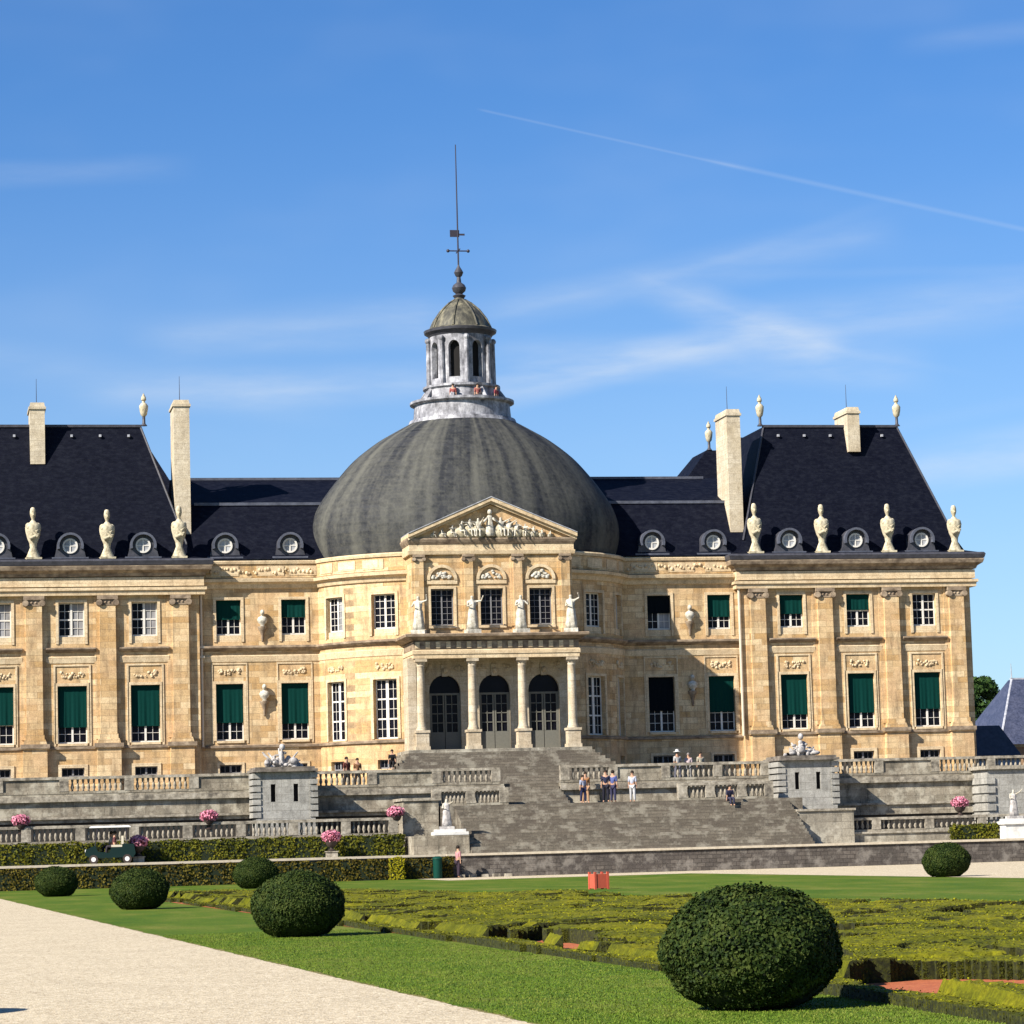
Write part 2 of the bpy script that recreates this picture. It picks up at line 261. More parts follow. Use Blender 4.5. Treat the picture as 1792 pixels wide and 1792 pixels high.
# ------------------------------------------------------------------ mesh helpers
class MB:
    def __init__(s): s.v = []; s.f = []
    def add(s, vs, fs):
        o = len(s.v); s.v += [tuple(p) for p in vs]; s.f += [tuple(i+o for i in f) for f in fs]
    def quad(s, a, b, c, d): s.add([a, b, c, d], [(0, 1, 2, 3)])
    def box(s, x0, x1, y0, y1, z0, z1, tx=0, ty=0):
        s.add([(x0, y0, z0), (x1, y0, z0), (x1, y1, z0), (x0, y1, z0), (x0+tx, y0+ty, z1), (x1-tx, y0+ty, z1), (x1-tx, y1-ty, z1), (x0+tx, y1-ty, z1)],
              [(0, 3, 2, 1), (4, 5, 6, 7), (0, 1, 5, 4), (1, 2, 6, 5), (2, 3, 7, 6), (3, 0, 4, 7)])
    def lbox(s, o, t, n, u0, u1, d0, d1, z0, z1):
        # local box: origin o (x,y), along t, inward n
        def P(u, d, z): return (o[0]+t[0]*u+n[0]*d, o[1]+t[1]*u+n[1]*d, z)
        vs = [P(u0, d0, z0), P(u1, d0, z0), P(u1, d1, z0), P(u0, d1, z0), P(u0, d0, z1), P(u1, d0, z1), P(u1, d1, z1), P(u0, d1, z1)]
        s.add(vs, [(0, 3, 2, 1), (4, 5, 6, 7), (0, 1, 5, 4), (1, 2, 6, 5), (2, 3, 7, 6), (3, 0, 4, 7)])
    def lathe(s, prof, c=(0, 0), n=16, sy=1.0, syf=None, cap=True):
        vs = []; fs = []
        for r, z in prof:
            k = syf(r) if syf else sy
            for i in range(n):
                a = 2*math.pi*i/n; vs.append((c[0]+r*math.cos(a), c[1]+r*k*math.sin(a), z))
        for j in range(len(prof)-1):
            for i in range(n):
                k = (i+1) % n; fs.append((j*n+i, j*n+k, (j+1)*n+k, (j+1)*n+i))
        if cap: fs.append(tuple(range(n))[::-1]); fs.append(tuple((len(prof)-1)*n+i for i in range(n)))
        s.add(vs, fs)
    def sphere(s, c, r, sx=1, sy=1, sz=1, n=10, m=6):
        vs = [(c[0], c[1], c[2]-r*sz)]; fs = []
        for j in range(1, m):
            a = -math.pi/2+math.pi*j/m
            for i in range(n):
                b = 2*math.pi*i/n; vs.append((c[0]+r*sx*math.cos(a)*math.cos(b), c[1]+r*sy*math.cos(a)*math.sin(b), c[2]+r*sz*math.sin(a)))
        vs.append((c[0], c[1], c[2]+r*sz)); t = len(vs)-1
        for i in range(n):
            k = (i+1) % n; fs.append((0, 1+k, 1+i)); fs.append((t, t-n+i, t-n+k))
        for j in range(m-2):
            for i in range(n):
                k = (i+1) % n; fs.append((1+j*n+i, 1+j*n+k, 1+(j+1)*n+k, 1+(j+1)*n+i))
        s.add(vs, fs)
    def tube(s, a, b, r0, r1=None, n=8):
        a, b = Vector(a), Vector(b); r1 = r0 if r1 is None else r1; d = (b-a).normalized()
        x = d.orthogonal().normalized(); y = d.cross(x); vs = []
        for p, r in ((a, r0), (b, r1)):
            for i in range(n):
                t = 2*math.pi*i/n; vs.append(p+(x*math.cos(t)+y*math.sin(t))*r)
        s.add(vs, [(i, (i+1) % n, n+(i+1) % n, n+i) for i in range(n)]+[tuple(range(n))[::-1], tuple(range(n, 2*n))])
    def sweep(s, path, prof, closed=False):
        # path: plan points; prof: (out, z); outward is to the right of travel
        n = len(path); P = [Vector(p) for p in path]; nr = []
        segs = [(P[(i+1) % n]-P[i]).normalized() for i in range(n if closed else n-1)]
        nor = [Vector((d.y, -d.x)) for d in segs]
        for i in range(n):
            if closed: a, b = nor[i-1], nor[i]
            else: a = nor[max(i-1, 0)]; b = nor[min(i, n-2)]
            nr.append((a+b)/max(.35, 1+a.dot(b)))
        k = len(prof); vs = []
        for i in range(n):
            for o, z in prof: q = P[i]+nr[i]*o; vs.append((q.x, q.y, z))
        fs = []
        for i in range(n if closed else n-1):
            j = (i+1) % n
            for a in range(k-1): fs.append((i*k+a, j*k+a, j*k+a+1, i*k+a+1))
        if not closed: fs.append(tuple(range(k))); fs.append(tuple(range((n-1)*k, n*k))[::-1])
        s.add(vs, fs)
    def mesh(s, name, mat, smooth=False, auto=None):
        me = bpy.data.meshes.new(name); me.from_pydata(s.v, [], s.f); me.update()
        if mat is not None: me.materials.append(mat)
        if smooth:
            me.polygons.foreach_set('use_smooth', [True]*len(me.polygons))
            if auto: me.set_sharp_from_angle(angle=R_(auto))
        return me
def link(me, name, parent=None, loc=(0, 0, 0), rz=0):
    o = bpy.data.objects.new(name, me); COL.objects.link(o); o.location = loc; o.rotation_euler = (0, 0, rz)
    if parent is not None: o.parent = parent
    return o
def part(name, mb, mat, parent, smooth=False, auto=None, label=None, loc=(0, 0, 0)):
    o = link(mb.mesh(name, M[mat] if isinstance(mat, str) else mat, smooth, auto), name, parent, loc)
    if label: o['label'] = label
    return o
def tag(o, label, cat, group=None, kind=None):
    o['label'] = label; o['category'] = cat
    if group: o['group'] = group
    if kind: o['kind'] = kind
    return o
def thing(name, label, cat, loc=(0, 0, 0), rz=0, group=None):
    o = bpy.data.objects.new(name, None); COL.objects.link(o); o.location = loc; o.rotation_euler = (0, 0, rz); o.empty_display_size = .2
    return tag(o, label, cat, group)
def struct(name, mb, mat, smooth=False):
    o = part(name, mb, mat, None, smooth); o['kind'] = 'structure'; return o
def copy_tree(o, parent=None):
    c = o.copy(); COL.objects.link(c)
    if parent is not None: c.parent = parent
    for ch in [x for x in bpy.data.objects if x.parent == o]: copy_tree(ch, c)
    return c

class Flat:
    def __init__(s, p0, p1):
        s.o = Vector(p0); d = Vector(p1)-s.o; s.L = d.length; s.t = d.normalized(); s.n = Vector((-s.t.y, s.t.x)); s.curved = 0
    def P(s, u, d): q = s.o+s.t*u+s.n*d; return (q.x, q.y)
class Ell:
    def __init__(s, c, a, b, step=4): s.c = c; s.a = a; s.b = b; s.curved = step
    def P(s, u, d):
        x, y = math.sin(R_(u)), -math.cos(R_(u)); return (s.c[0]+(s.a-d)*x, s.c[1]+(s.b-d)*y)
def wall(mb, W, u0, u1, z0, z1, ops=(), rev=.2, step=None):
    # ops: (ua, ub, za, zb[, arch]) ; arch True -> zb is the springing, semicircle above
    br = {u0, u1}
    for o in ops:
        br |= {o[0], o[1]}
        if len(o) > 4 and o[4]:
            for i in range(1, 12): br.add((o[0]+o[1])/2-(o[1]-o[0])/2*math.cos(math.pi*i/12))
    if W.curved:
        k = max(1, int(abs(u1-u0)/W.curved)); br |= {u0+(u1-u0)*i/k for i in range(k+1)}
    br = sorted(br); br = [b for i, b in enumerate(br) if i == 0 or b-br[i-1] > 1e-6]
    def top(o, u):
        if len(o) > 4 and o[4]:
            c = (o[0]+o[1])/2; r = (o[1]-o[0])/2; rr = o[5] if len(o) > 5 else r; return o[3]+rr*math.sqrt(max(0, 1-((u-c)/r)**2))
        return o[3]
    def v(u, d, z): p = W.P(u, d); return (p[0], p[1], z)
    for a, b in zip(br[:-1], br[1:]):
        m = (a+b)/2; cov = sorted([o for o in ops if o[0] < m < o[1]], key=lambda o: o[2])
        lo = (z0, z0)
        for o in cov:
            mb.quad(v(a, 0, lo[0]), v(b, 0, lo[1]), v(b, 0, o[2]), v(a, 0, o[2]))
            mb.quad(v(a, 0, o[2]), v(b, 0, o[2]), v(b, rev, o[2]), v(a, rev, o[2]))
            ta, tb = top(o, a), top(o, b)
            mb.quad(v(a, rev, ta), v(b, rev, tb), v(b, 0, tb), v(a, 0, ta)); lo = (ta, tb)
        mb.quad(v(a, 0, lo[0]), v(b, 0, lo[1]), v(b, 0, z1), v(a, 0, z1))
    for o in ops:
        for u in (o[0], o[1]):
            mb.quad(v(u, 0, o[2]), v(u, rev, o[2]), v(u, rev, o[3]), v(u, 0, o[3]))

# ------------------------------------------------------------------ terrain / setting
def poly_sheet(name, pts, z, mat):
    mb = MB(); mb.add([(x, y, z) for x, y in pts], [tuple(range(len(pts)))]); return struct(name, mb, mat)
def pathx(y): return -27.35-.03*(y+153)
mb = MB(); mb.quad((-4000, -600, -.03), (4000, -600, -.03), (4000, -27.9, -.03), (-4000, -27.9, -.03)); struct('ground', mb, 'grass')
mb = MB(); mb.box(-140, 140, -27.9, -19.3, -1, 1.22); struct('terrace_ground', mb, 'gravel_light')
mb = MB(); mb.box(-4000, 4000, -18.7, 6000, 4.6, 4.98); struct('court_ground', mb, 'court')
poly_sheet('lawn', [(pathx(-190), -190), (40, -190), (40, -28.2), (pathx(-28.2), -28.2)], 0.0, 'grass')
_ys = np.concatenate([np.linspace(-190, -100, 900), np.linspace(-99.8, -28.2, 300)]); _jr = np.cumsum(rng.normal(0, .006, len(_ys))); _jr = _jr-np.convolve(_jr, np.ones(41)/41, 'same')
poly_sheet('gravel_path', [(-44, -190)]+[(pathx(y)-.02+float(j)+float(rng.normal(0, .010)), float(y)) for y, j in zip(_ys, _jr)]+[(-44, -28.2)], 0.004, 'gravel')
_mb = MB(); _e = [(pathx(y)+.03+.04*math.sin(y*1.7)+.03*math.sin(y*4.1)+float(rng.normal(0, .015)), float(y)) for y in _ys]
_mb.add([(pathx(y)-.10, float(y), .002) for y in _ys]+[(x, y, .002) for x, y in _e], [(i, len(_ys)+i, len(_ys)+i+1, i+1) for i in range(len(_ys)-1)]); struct('path_border', _mb, 'dry_edge')
LX = lambda y: 4.75-.03*(y+81)
poly_sheet('central_gravel_path', [(LX(-190), -190), (60, -190), (60, -28.1), (-8.6, -28.1), (-8.6, -38.6), (LX(-38.6), -38.6)], .006, 'gravel')
M['soil'] = noisy('dark_soil', [(.010, .009, .004), (.030, .028, .010)], 4, .95)
poly_sheet('soil', [(-23.6, -160), (-10.4, -160), (-10.7, -122), (-11.8, -112), (-14.2, -93), (-18.8, -77.5), (-23.8, -63), (-25.2, -66), (-23.4, -150)], .008, 'brick_dust')

for _i, (ex, ey, ra, rb) in enumerate(((-21.8, -150.6, 1.6, 3.2), (-22.8, -132.5, .9, 3.2), (-20.3, -127, 1.2, 3.5), (-15.5, -118, 1.5, 4))):
    poly_sheet('crushed_brick_ground', [(ex+ra*math.cos(2*math.pi*i/40)*(1+.05*math.sin(i*2.1)), ey+rb*math.sin(2*math.pi*i/40)*(1+.05*math.cos(i*1.7))) for i in range(40)], .014, 'brick_dust')
# ------------------------------------------------------------------ the chateau
CH = thing('chateau', 'large cream limestone palace with slate roofs and central dome above the garden terraces', 'palace')
YW = .5                                       # wing plane; pavilions stand at 0
CY, EA, EB = 2.2, 9.9, 7.1
ell = Ell((0, CY), EA, EB)
Z0, ZE = 5.0, 19.35
pavL, pavR = (-32.35, -16.98), (17.15, 32.35)

def window(name, W, ua, ub, za, zb, d=.2, rows=3, thick_rows=(), blind=0, curtain=False, paint='white_paint', fr=.07, arch=False, mull=.06, label=None, cols=2, blind_mat='blind'):
    p0, p1 = Vector(W.P(ua, d)), Vector(W.P(ub, d)); L = (p1-p0).length; t = (p1-p0)/L; n = Vector((-t.y, t.x))
    f = MB(); B = lambda u0, u1, d0, d1, z0, z1: f.lbox(p0, t, n, u0, u1, d0, d1, z0, z1)
    B(0, fr, 0, .06, za, zb); B(L-fr, L, 0, .06, za, zb); B(fr, L-fr, 0, .06, za, za+fr*1.3); B(fr, L-fr, 0, .06, zb-fr, zb)
    B(L/2-mull, L/2+mull, -.02, .05, za+fr*1.3, zb-fr)
    for k in range(1, rows):
        z = za+(zb-za)*k/rows; h = .045 if k in thick_rows else .013
        B(fr, L/2-mull, .005, .045, z-h, z+h); B(L/2+mull, L-fr, .005, .045, z-h, z+h)
    if cols > 2 or cols == 2:
        for u in (fr+(L/2-mull-fr)/2, L/2+mull+(L/2-mull-fr)/2): B(u-.012, u+.012, .012, .042, za+fr*1.3, zb-fr)
    o = part('window', f, paint, CH, label=label)
    g = MB(); g.lbox(p0, t, n, .01, L-.01, .05, .09, za+.01, zb-.01)
    part('pane', g, 'glass', o)
    if curtain: cu = MB(); cu.lbox(p0, t, n, L*random.uniform(.42, .5), L-.03, .046, .0495, za+.05, zb-.1); part('curtain', cu, 'glass_curtain', o)
    if blind:
        bl = MB(); zz = zb-(zb-za)*(blind+random.uniform(-.045, .045)); tl = random.uniform(-.03, .03); q0 = random.uniform(0, 6); V = []
        for i in range(25):
            u = .03+(L-.06)*i/24; dd = .012*math.sin(u*9+q0)+.008*math.sin(u*23+q0)
            for dz, z in ((dd*.2, zb-.02), (dd, (zz+zb)/2), (dd*1.6, zz+tl*(i/24-.5))): V.append((p0.x+t.x*u+n.x*(-.09+dz), p0.y+t.y*u+n.y*(-.09+dz), z))
        bl.add(V, [(i*3+k, i*3+3+k, i*3+4+k, i*3+1+k) for i in range(24) for k in (0, 1)]); bl.lbox(p0, t, n, .03, L-.03, -.115, -.075, zz-.05, zz); part('blind', bl, blind_mat, o)
    return o
def surround(W, ua, ub, za, zb, w=.18, proj=.06, sill=None):
    mb = MB()
    for a, b, c, e in ((ua-w, ua, za, zb), (ub, ub+w, za, zb), (ua-w, ub+w, zb, zb+w)):
        if W.curved:
            s_ = 57.3/8.; 
            if a == ua-w and b == ua: a = ua-w*s_
            elif a == ub: b = ub+w*s_
            else: a, b = ua-w*s_, ub+w*s_
        k = max(1, int(abs(b-a)/4)) if W.curved else 1
        for i in range(k):
            q0 = Vector(W.P(a+(b-a)*i/k, 0)); q1 = Vector(W.P(a+(b-a)*(i+1)/k, 0)); L = (q1-q0).length; t = (q1-q0)/L; n = Vector((-t.y, t.x))
            mb.lbox(q0, t, n, 0, L, -proj, .01, c, e)
    if sill: mb.box(*sill)
    part('window_surround', mb, 'trim', CH)
def strip(mb, W, ua, ub, z0, z1, proj, step=4.):
    k = max(1, int(abs(ub-ua)/step)) if W.curved else 1
    for i in range(k):
        q0 = Vector(W.P(ua+(ub-ua)*i/k, 0)); q1 = Vector(W.P(ua+(ub-ua)*(i+1)/k, 0)); L = (q1-q0).length; t = (q1-q0)/L; n = Vector((-t.y, t.x))
        mb.lbox(q0, t, n, 0, L, -proj, .01, z0, z1)

ZU, ZL, ZB = (14.80, 16.86), (8.36, 11.82), (6.35, 6.9)    # glass heights: upper, lower, basement
def garland(parent, W, uc, z, w, name='relief', h=.55):
    q = Vector(W.P(uc, 0)); q2 = Vector(W.P(uc+.01, 0)); t = (q2-q).normalized(); n = Vector((-t.y, t.x)); mb = MB()
    for i in range(26):
        x = (random.random()-.5)*w; sag = -.18*h*(1-(2*x/w)**2)+random.uniform(-.3, .3)*h
        c = q+t*x-n*.02; r = random.uniform(.05, .11)
        mb.sphere((c.x, c.y, z+sag), r, 1, .7, 1, 6, 4)
    part(name, mb, 'trim', parent, True)

def pavilion(X0, X1, cx, curtains, blinds_up, side):
    W = Flat((X0, 0), (X1, 0)); ops = []; wins = []
    for i, c in enumerate(cx):
        u = c-X0
        ops += [(u-.78, u+.78, ZU[0]-.45, ZU[1]), (u-.88, u+.88, *ZL), (u-.68, u+.68, *ZB)]
    mb = MB(); wall(mb, W, 0, X1-X0, Z0-.3, 19.0, ops, .34)
    for xa, xb in ((X0, X0), (X1, X1)):
        if xa == X0: wall(mb, Flat((X0, 13), (X0, 0)), 0, 13, Z0-.3, 19.0)
        else: wall(mb, Flat((X1, 0), (X1, 13)), 0, 13, Z0-.3, 19.0)
    mb.quad((X1, 13, Z0-.3), (X0, 13, Z0-.3), (X0, 13, 19), (X1, 13, 19))
    part('wall', mb, 'stone', CH)
    for c in cx:
        u = c-X0
        surround(W, u-.78, u+.78, ZU[0]-.45, ZU[1], .17); surround(W, u-.88, u+.88, *ZL, .17, sill=(c-.88, c+.88, -.10, .0, ZL[0]-.14, ZL[0])); surround(W, u-.68, u+.68, ZB[0], ZB[1], .2)
        tr = MB(); tr.box(c-1.12, c-1.0, -.06, 0, 8.2, 13.0); tr.box(c+1.0, c+1.12, -.06, 0, 8.2, 13.0); tr.box(c-1.12, c+1.12, -.06, 0, 13.0, 13.1); part('panel_frame', tr, 'trim', CH)
        tr = MB(); tr.box(c-.77, c+.77, .06, .2, ZU[0]-.44, ZU[0]-.01); part('sill_block', tr, 'trim', CH)
    for i, c in enumerate(cx):
        u = c-X0
        window('window', W, u-.78, u+.78, *ZU, .27, 4, (2,), blinds_up[i], curtains[i])
        window('window', W, u-.88, u+.88, *ZL, .27, 6, (4,), .68, False)
        window('window', W, u-.68, u+.68, *ZB, .2, 1, (), 0, False, 'grey_paint')
        garland(CH, W, u, 12.52, 1.35)
    # horizontal bands between pilasters
    xs = [X0+1.02]+[]
    pil = [c for c in ((-31.33, -26.93, -22.53, -18.13) if side < 0 else (18.2, 22.6, 27.0, 31.35))]
    for a, b in zip(pil[:-1], pil[1:]):
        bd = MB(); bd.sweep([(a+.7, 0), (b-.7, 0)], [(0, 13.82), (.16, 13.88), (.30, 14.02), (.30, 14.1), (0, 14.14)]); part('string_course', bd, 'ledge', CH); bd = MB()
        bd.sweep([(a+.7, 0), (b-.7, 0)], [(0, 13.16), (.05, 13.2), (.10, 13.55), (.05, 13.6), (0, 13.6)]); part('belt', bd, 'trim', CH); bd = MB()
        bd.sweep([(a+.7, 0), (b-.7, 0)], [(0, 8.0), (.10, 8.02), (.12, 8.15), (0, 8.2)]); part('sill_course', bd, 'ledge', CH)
    for p in pil:
        sh = MB(); sh.box(p-.80, p+.80, -.06, 0, 8.62, 17.24); sh.box(p-.5, p+.5, -.30, -.06, 8.9, 16.65, .02)
        sh.box(p-.56, p+.56, -.36, -.06, 8.62, 8.9)
        o = part('pilaster', sh, 'stone', CH)
        cp = MB(); cp.box(p-.62, p+.62, -.44, -.06, 17.02, 17.24); cp.box(p-.5, p+.5, -.33, -.06, 16.65, 17.02)
        for k in (-1, 1): cp.tube((p+k*.5, -.46, 16.82), (p+k*.5, -.08, 16.82), .19, .19, 10); cp.sphere((p+k*.12, -.3, 16.85), .09)
        part('capital', cp, 'ledge', o, True, 40)
        pd = MB(); pd.box(p-.72, p+.72, -.42, 0, Z0-.2, 8.05); pd.box(p-.84, p+.84, -.54, 0, 8.05, 8.3); pd.box(p-.72, p+.72, -.42, 0, 8.3, 8.62, .1, .0)
        part('pedestal', pd, 'ledge' if False else 'stone', o)
        le = MB(); le.box(p-.87, p+.87, -.57, 0, 8.1, 8.34); part('pedestal_cap', le, 'ledge', o)
    # entablature with returns
    path = [(X0, 13), (X0, 0), (X1, 0), (X1, 13)]
    e = MB(); e.sweep(path, [(0, 17.26), (.34, 17.26), (.36, 17.5), (.46, 17.55), (.46, 17.72), (0, 17.74)]); part('architrave', e, 'trim', CH)
    e = MB(); e.sweep(path, [(0, 17.8), (.30, 17.8), (.30, 18.34), (0, 18.34)]); part('frieze', e, 'trim', CH)
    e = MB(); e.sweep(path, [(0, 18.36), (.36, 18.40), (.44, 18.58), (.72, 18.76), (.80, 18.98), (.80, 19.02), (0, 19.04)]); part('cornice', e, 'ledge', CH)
    e = MB(); e.sweep(path, [(0, 19.05), (.80, 19.05), (.88, 19.3), (.80, 19.42), (0, 19.45)]); part('gutter', e, 'lead_dark', CH)
    # basement plinth band
    e = MB(); e.sweep([(X0, 13), (X0, 0), (X1, 0), (X1, 13)], [(0, 5.0), (.16, 5.0), (.16, 5.8), (0, 5.9)]); part('plinth', e, 'stone', CH)
Wx = [c for c in (-29.2, -24.75, -20.35)]
pavilion(*pavL, [-29.05, -24.68, -20.3], [True, True, True], [0, 0, 0], -1)
pavilion(*pavR, [20.45, 24.85, 29.25], [False, False, False], [.55, .5, 0], 1)

# wings + rotunda
def straight(X0, X1, ws, up, lo, ub):
    W = Flat((X0, YW), (X1, YW)); ops = []
    for c in ws: u = c-X0; ops += [(u-.76, u+.76, ZU[0]-.42, 16.95), (u-.84, u+.84, *ZL), (u-.68, u+.68, *ZB)]
    mb = MB(); wall(mb, W, 0, X1-X0, Z0-.3, 19.0, ops, .34); part('wall', mb, 'stone', CH)
    for c in ws:
        u = c-X0; surround(W, u-.76, u+.76, ZU[0]-.42, 16.95, .17); surround(W, u-.84, u+.84, *ZL, .17, sill=(c-.84, c+.84, YW-.10, YW, ZL[0]-.14, ZL[0])); surround(W, u-.68, u+.68, *ZB, .15)
        tr = MB(); tr.box(c-.75, c+.75, YW+.06, YW+.2, ZU[0]-.41, ZU[0]-.01); part('sill_block', tr, 'trim', CH)
        tr = MB(); tr.box(c-1.1, c-1.02, YW-.05, YW, 8.2, 13.0); tr.box(c+1.02, c+1.1, YW-.05, YW, 8.2, 13.0); tr.box(c-1.1, c+1.1, YW-.05, YW, 13.0, 13.1); part('panel_frame', tr, 'trim', CH)
    for i, c in enumerate(ws):
        u = c-X0
        window('window', W, u-.76, u+.76, ZU[0], 16.95, .27, 4, (), ub[i][0], up[i], blind_mat='blind_shaded' if c == 11.95 else 'blind'); window('window', W, u-.84, u+.84, *ZL, .27, 6, (4,), ub[i][1], lo[i], blind_mat='blind_shaded' if c == 11.95 else 'blind')  # first right-wing window: blinds carry the shade in their colour
        window('window', W, u-.68, u+.68, *ZB, .2, 1, (), 0, False, 'grey_paint'); garland(CH, W, u, 12.6, 1.3)
straight(pavL[1], -9.6, [-15.15, -11.15], [False, False], [False, False], [(.52, .70), (.48, .68)])
straight(9.6, pavR[0], [11.95, 15.85], [True, False], [False, False], [(.52, .62), (.58, .66)])
PHW = math.degrees(math.asin(9.6/EA))+2
WINL = [(-68.6, -57.6), (-43.4, -33.6)]; WINR = [(40.2, 50.8), (62.0, 71.0)]
mb = MB(); ops = []
for a, b in WINL+WINR: ops += [(a, b, ZU[0]-.42, 16.9), (a, b, 8.15, 11.75)]
ops += [(a+1.2, b-1.2, *ZB) for a, b in WINL+WINR]
wall(mb, ell, -90, 90, Z0-.3, 19.35, ops, .3); part('rotunda_wall', mb, 'stone', CH)
for a, b in WINL+WINR:
    surround(ell, a, b, ZU[0]-.42, 16.9, .16); surround(ell, a, b, 8.15, 11.75, .16)
    tr = MB(); strip(tr, Ell((0, CY), EA-.12, EB-.12), a, b, ZU[0]-.42, ZU[0], .0); part('sill_block', tr, 'trim', CH)
for (a, b) in WINL+WINR:
    window('window', ell, a, b, ZU[0], 16.9, .26, 5, (), 0, a == WINL[0][0]); window('window', ell, a, b, 8.15, 11.75, .26, 6, (2, 4), 0, False, mull=.09)
    window('window', ell, a+1.2, b-1.2, *ZB, .25, 1, (), 0, False, 'grey_paint'); garland(CH, ell, (a+b)/2, 12.6, 1.3)
epts = [ell.P(u, 0) for u in np.linspace(-90, 90, 61)]
epts = [p for p in epts if p[1] < YW-.02]
wpath = [(pavL[1], YW)]+[(-9.62, YW)]+epts+[(9.62, YW)]+[(pavR[0], YW)]
def band(name, prof, mat): e = MB(); e.sweep(wpath, prof); return part(name, e, mat, CH)
band('cornice', [(0, 17.62), (.12, 17.66), (.22, 17.9), (.46, 18.02), (.5, 18.2), (.2, 18.26), (0, 18.28)], 'trim')
band('parapet', [(0, 18.3), (.12, 18.3), (.12, 19.12), (0, 19.12)], 'stone')
band('parapet_coping', [(0, 19.14), (.2, 19.14), (.24, 19.3), (.16, 19.38), (0, 19.4)], 'trim')
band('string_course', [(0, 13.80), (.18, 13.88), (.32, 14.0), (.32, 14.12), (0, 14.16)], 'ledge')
band('belt', [(0, 13.12), (.05, 13.16), (.10, 13.5), (.05, 13.56), (0, 13.56)], 'trim')
band('plinth', [(0, 7.9), (.14, 7.92), (.16, 8.05), (0, 8.1)], 'ledge')
band('plinth', [(0, 4.9), (.18, 4.9), (.18, 5.9), (0, 6.0)], 'stone')
# recessed parapet panels
pn = MB()
for u in np.arange(-84, 84, 12.5):
    if abs(u) < 36 and abs(u) > 0 and -40 < u < 28: continue
    y = ell.P(u, 0)[1]
    if y < YW: pn = MB(); strip(pn, Ell((0, CY), EA+.13, EB+.13), u, u+9, 18.42, 19.02, .03); part('parapet_panel', pn, 'trim', CH)
for x in (-16.2, -13.4, -11.4, 10.2, 12.6, 15.0): pn = MB(); strip(pn, Flat((x, YW-.125), (x+1.7, YW-.125)), 0, 1.7, 18.42, 19.02, .03); part('parapet_panel', pn, 'trim', CH)
# coarse relief letters of the parapet frieze
rl = MB()
for x0, x1 in ((-16.4, -9.9), (10.0, 16.9)):
    x = x0
    while x < x1:
        rl.sphere((x, YW-.17, 18.72+random.uniform(-.15, .15)), random.uniform(.06, .13), 1, .5, 1, 6, 4); x += random.uniform(.12, .3)
part('parapet_carving', rl, 'trim', CH, True)
# corner drainpipes
for x in (-17.0+.16, 17.15-.14):
    mb = MB(); mb.tube((x, YW-.2 if x < 0 else -.02-.1, 8.0), (x, YW-.2 if x < 0 else -.12, 18.2), .085, .085, 8)
    if x < 0:
        for z in (14., 13.4): mb.box(x-.16, x+.16, YW-.34, YW, z, z+.14)
    part('drainpipe', mb, 'pipe', CH, True, 40)

# portico -----------------------------------------------------------------
PX0, PX1 = -5.05, 4.95
YC, YD, YU = -7.3, -5.7, -6.3
DC = [-2.9, .12, 3.14]; CCX = [-4.62, -1.52, 1.5, 4.52]
mb = MB(); W = Flat((PX0+.1, YD), (PX1-.1, YD)); o0 = PX0+.1
wall(mb, W, 0, PX1-PX0-.2, 7.3, 12.75, [(c-.95-o0, c+.95-o0, 7.34, 10.85, True) for c in DC], .35)
part('porch_wall', mb, 'portico', CH)
mb = MB()                                      # side walls of the porch and of the upper storey
for xa, yb in ((PX0, YC+.0), (PX1, YC+.0)):
    k = .55 if xa < 0 else -.55
    mb = MB(); mb.box(min(xa, xa+k), max(xa, xa+k), YD+.03, -1, 4.8, 12.72); part('porch_side_wall', mb, 'portico', CH)
mb = MB(); mb.box(PX0-.35, PX0+.15, YC-.1, YD, 7.2, 12.72); part('porch_side_pier', mb, 'portico', CH)
mb = MB(); mb.box(PX0-.5, PX1+.5, YC-.9, -2, 4.8, 7.28); part('porch_floor', mb, 'terrace', CH)
mb = MB(); mb.box(PX0-.02, PX1+.02, YC+.35, -3, 12.74, 12.8); part('porch_ceiling', mb, 'portico', CH)
for c in DC:                                   # arched glazed doors
    f = MB(); d0 = YD+.22
    f.box(c-.95, c-.86, d0, d0+.08, 7.34, 10.6); f.box(c+.86, c+.95, d0, d0+.08, 7.34, 10.6); f.box(c-.95, c+.95, d0-.02, d0+.1, 10.6, 10.72)
    for k in (-1, 1):
        a, b = (c-.86, c-.02) if k < 0 else (c+.02, c+.86)
        f.box(a, b, d0+.01, d0+.07, 7.36, 8.4); f.box(a, a+.09, d0, d0+.07, 8.4, 10.6); f.box(b-.09, b, d0, d0+.07, 8.4, 10.6)
        for z in (8.95, 9.5, 10.05): f.box(a+.09, b-.09, d0+.02, d0+.06, z-.025, z+.025)
        f.box((a+b)/2-.02, (a+b)/2+.02, d0+.02, d0+.06, 8.4, 10.6)
    o = part('door', f, 'grey_door', CH)
    g = MB(); g.box(c-.94, c+.94, d0+.08, d0+.1, 7.34, 11.85); part('pane', g, 'glass', o)
    kst = MB(); kst.box(c-.17, c+.17, YD-.16, YD, 11.7, 12.4, -.05); kst.sphere((c, YD-.2, 12.05), .16, n=8, m=6)
    for q in range(14):
        x = c+random.choice((-1, 1))*random.uniform(.55, 1.2); z = 12.45-random.random()*.7*(abs(x-c)/1.2)
        kst.sphere((x, YD-.02, z), random.uniform(.07, .14), 1, .6, 1, 6, 4)
    part('keystone', kst, 'portico', CH)
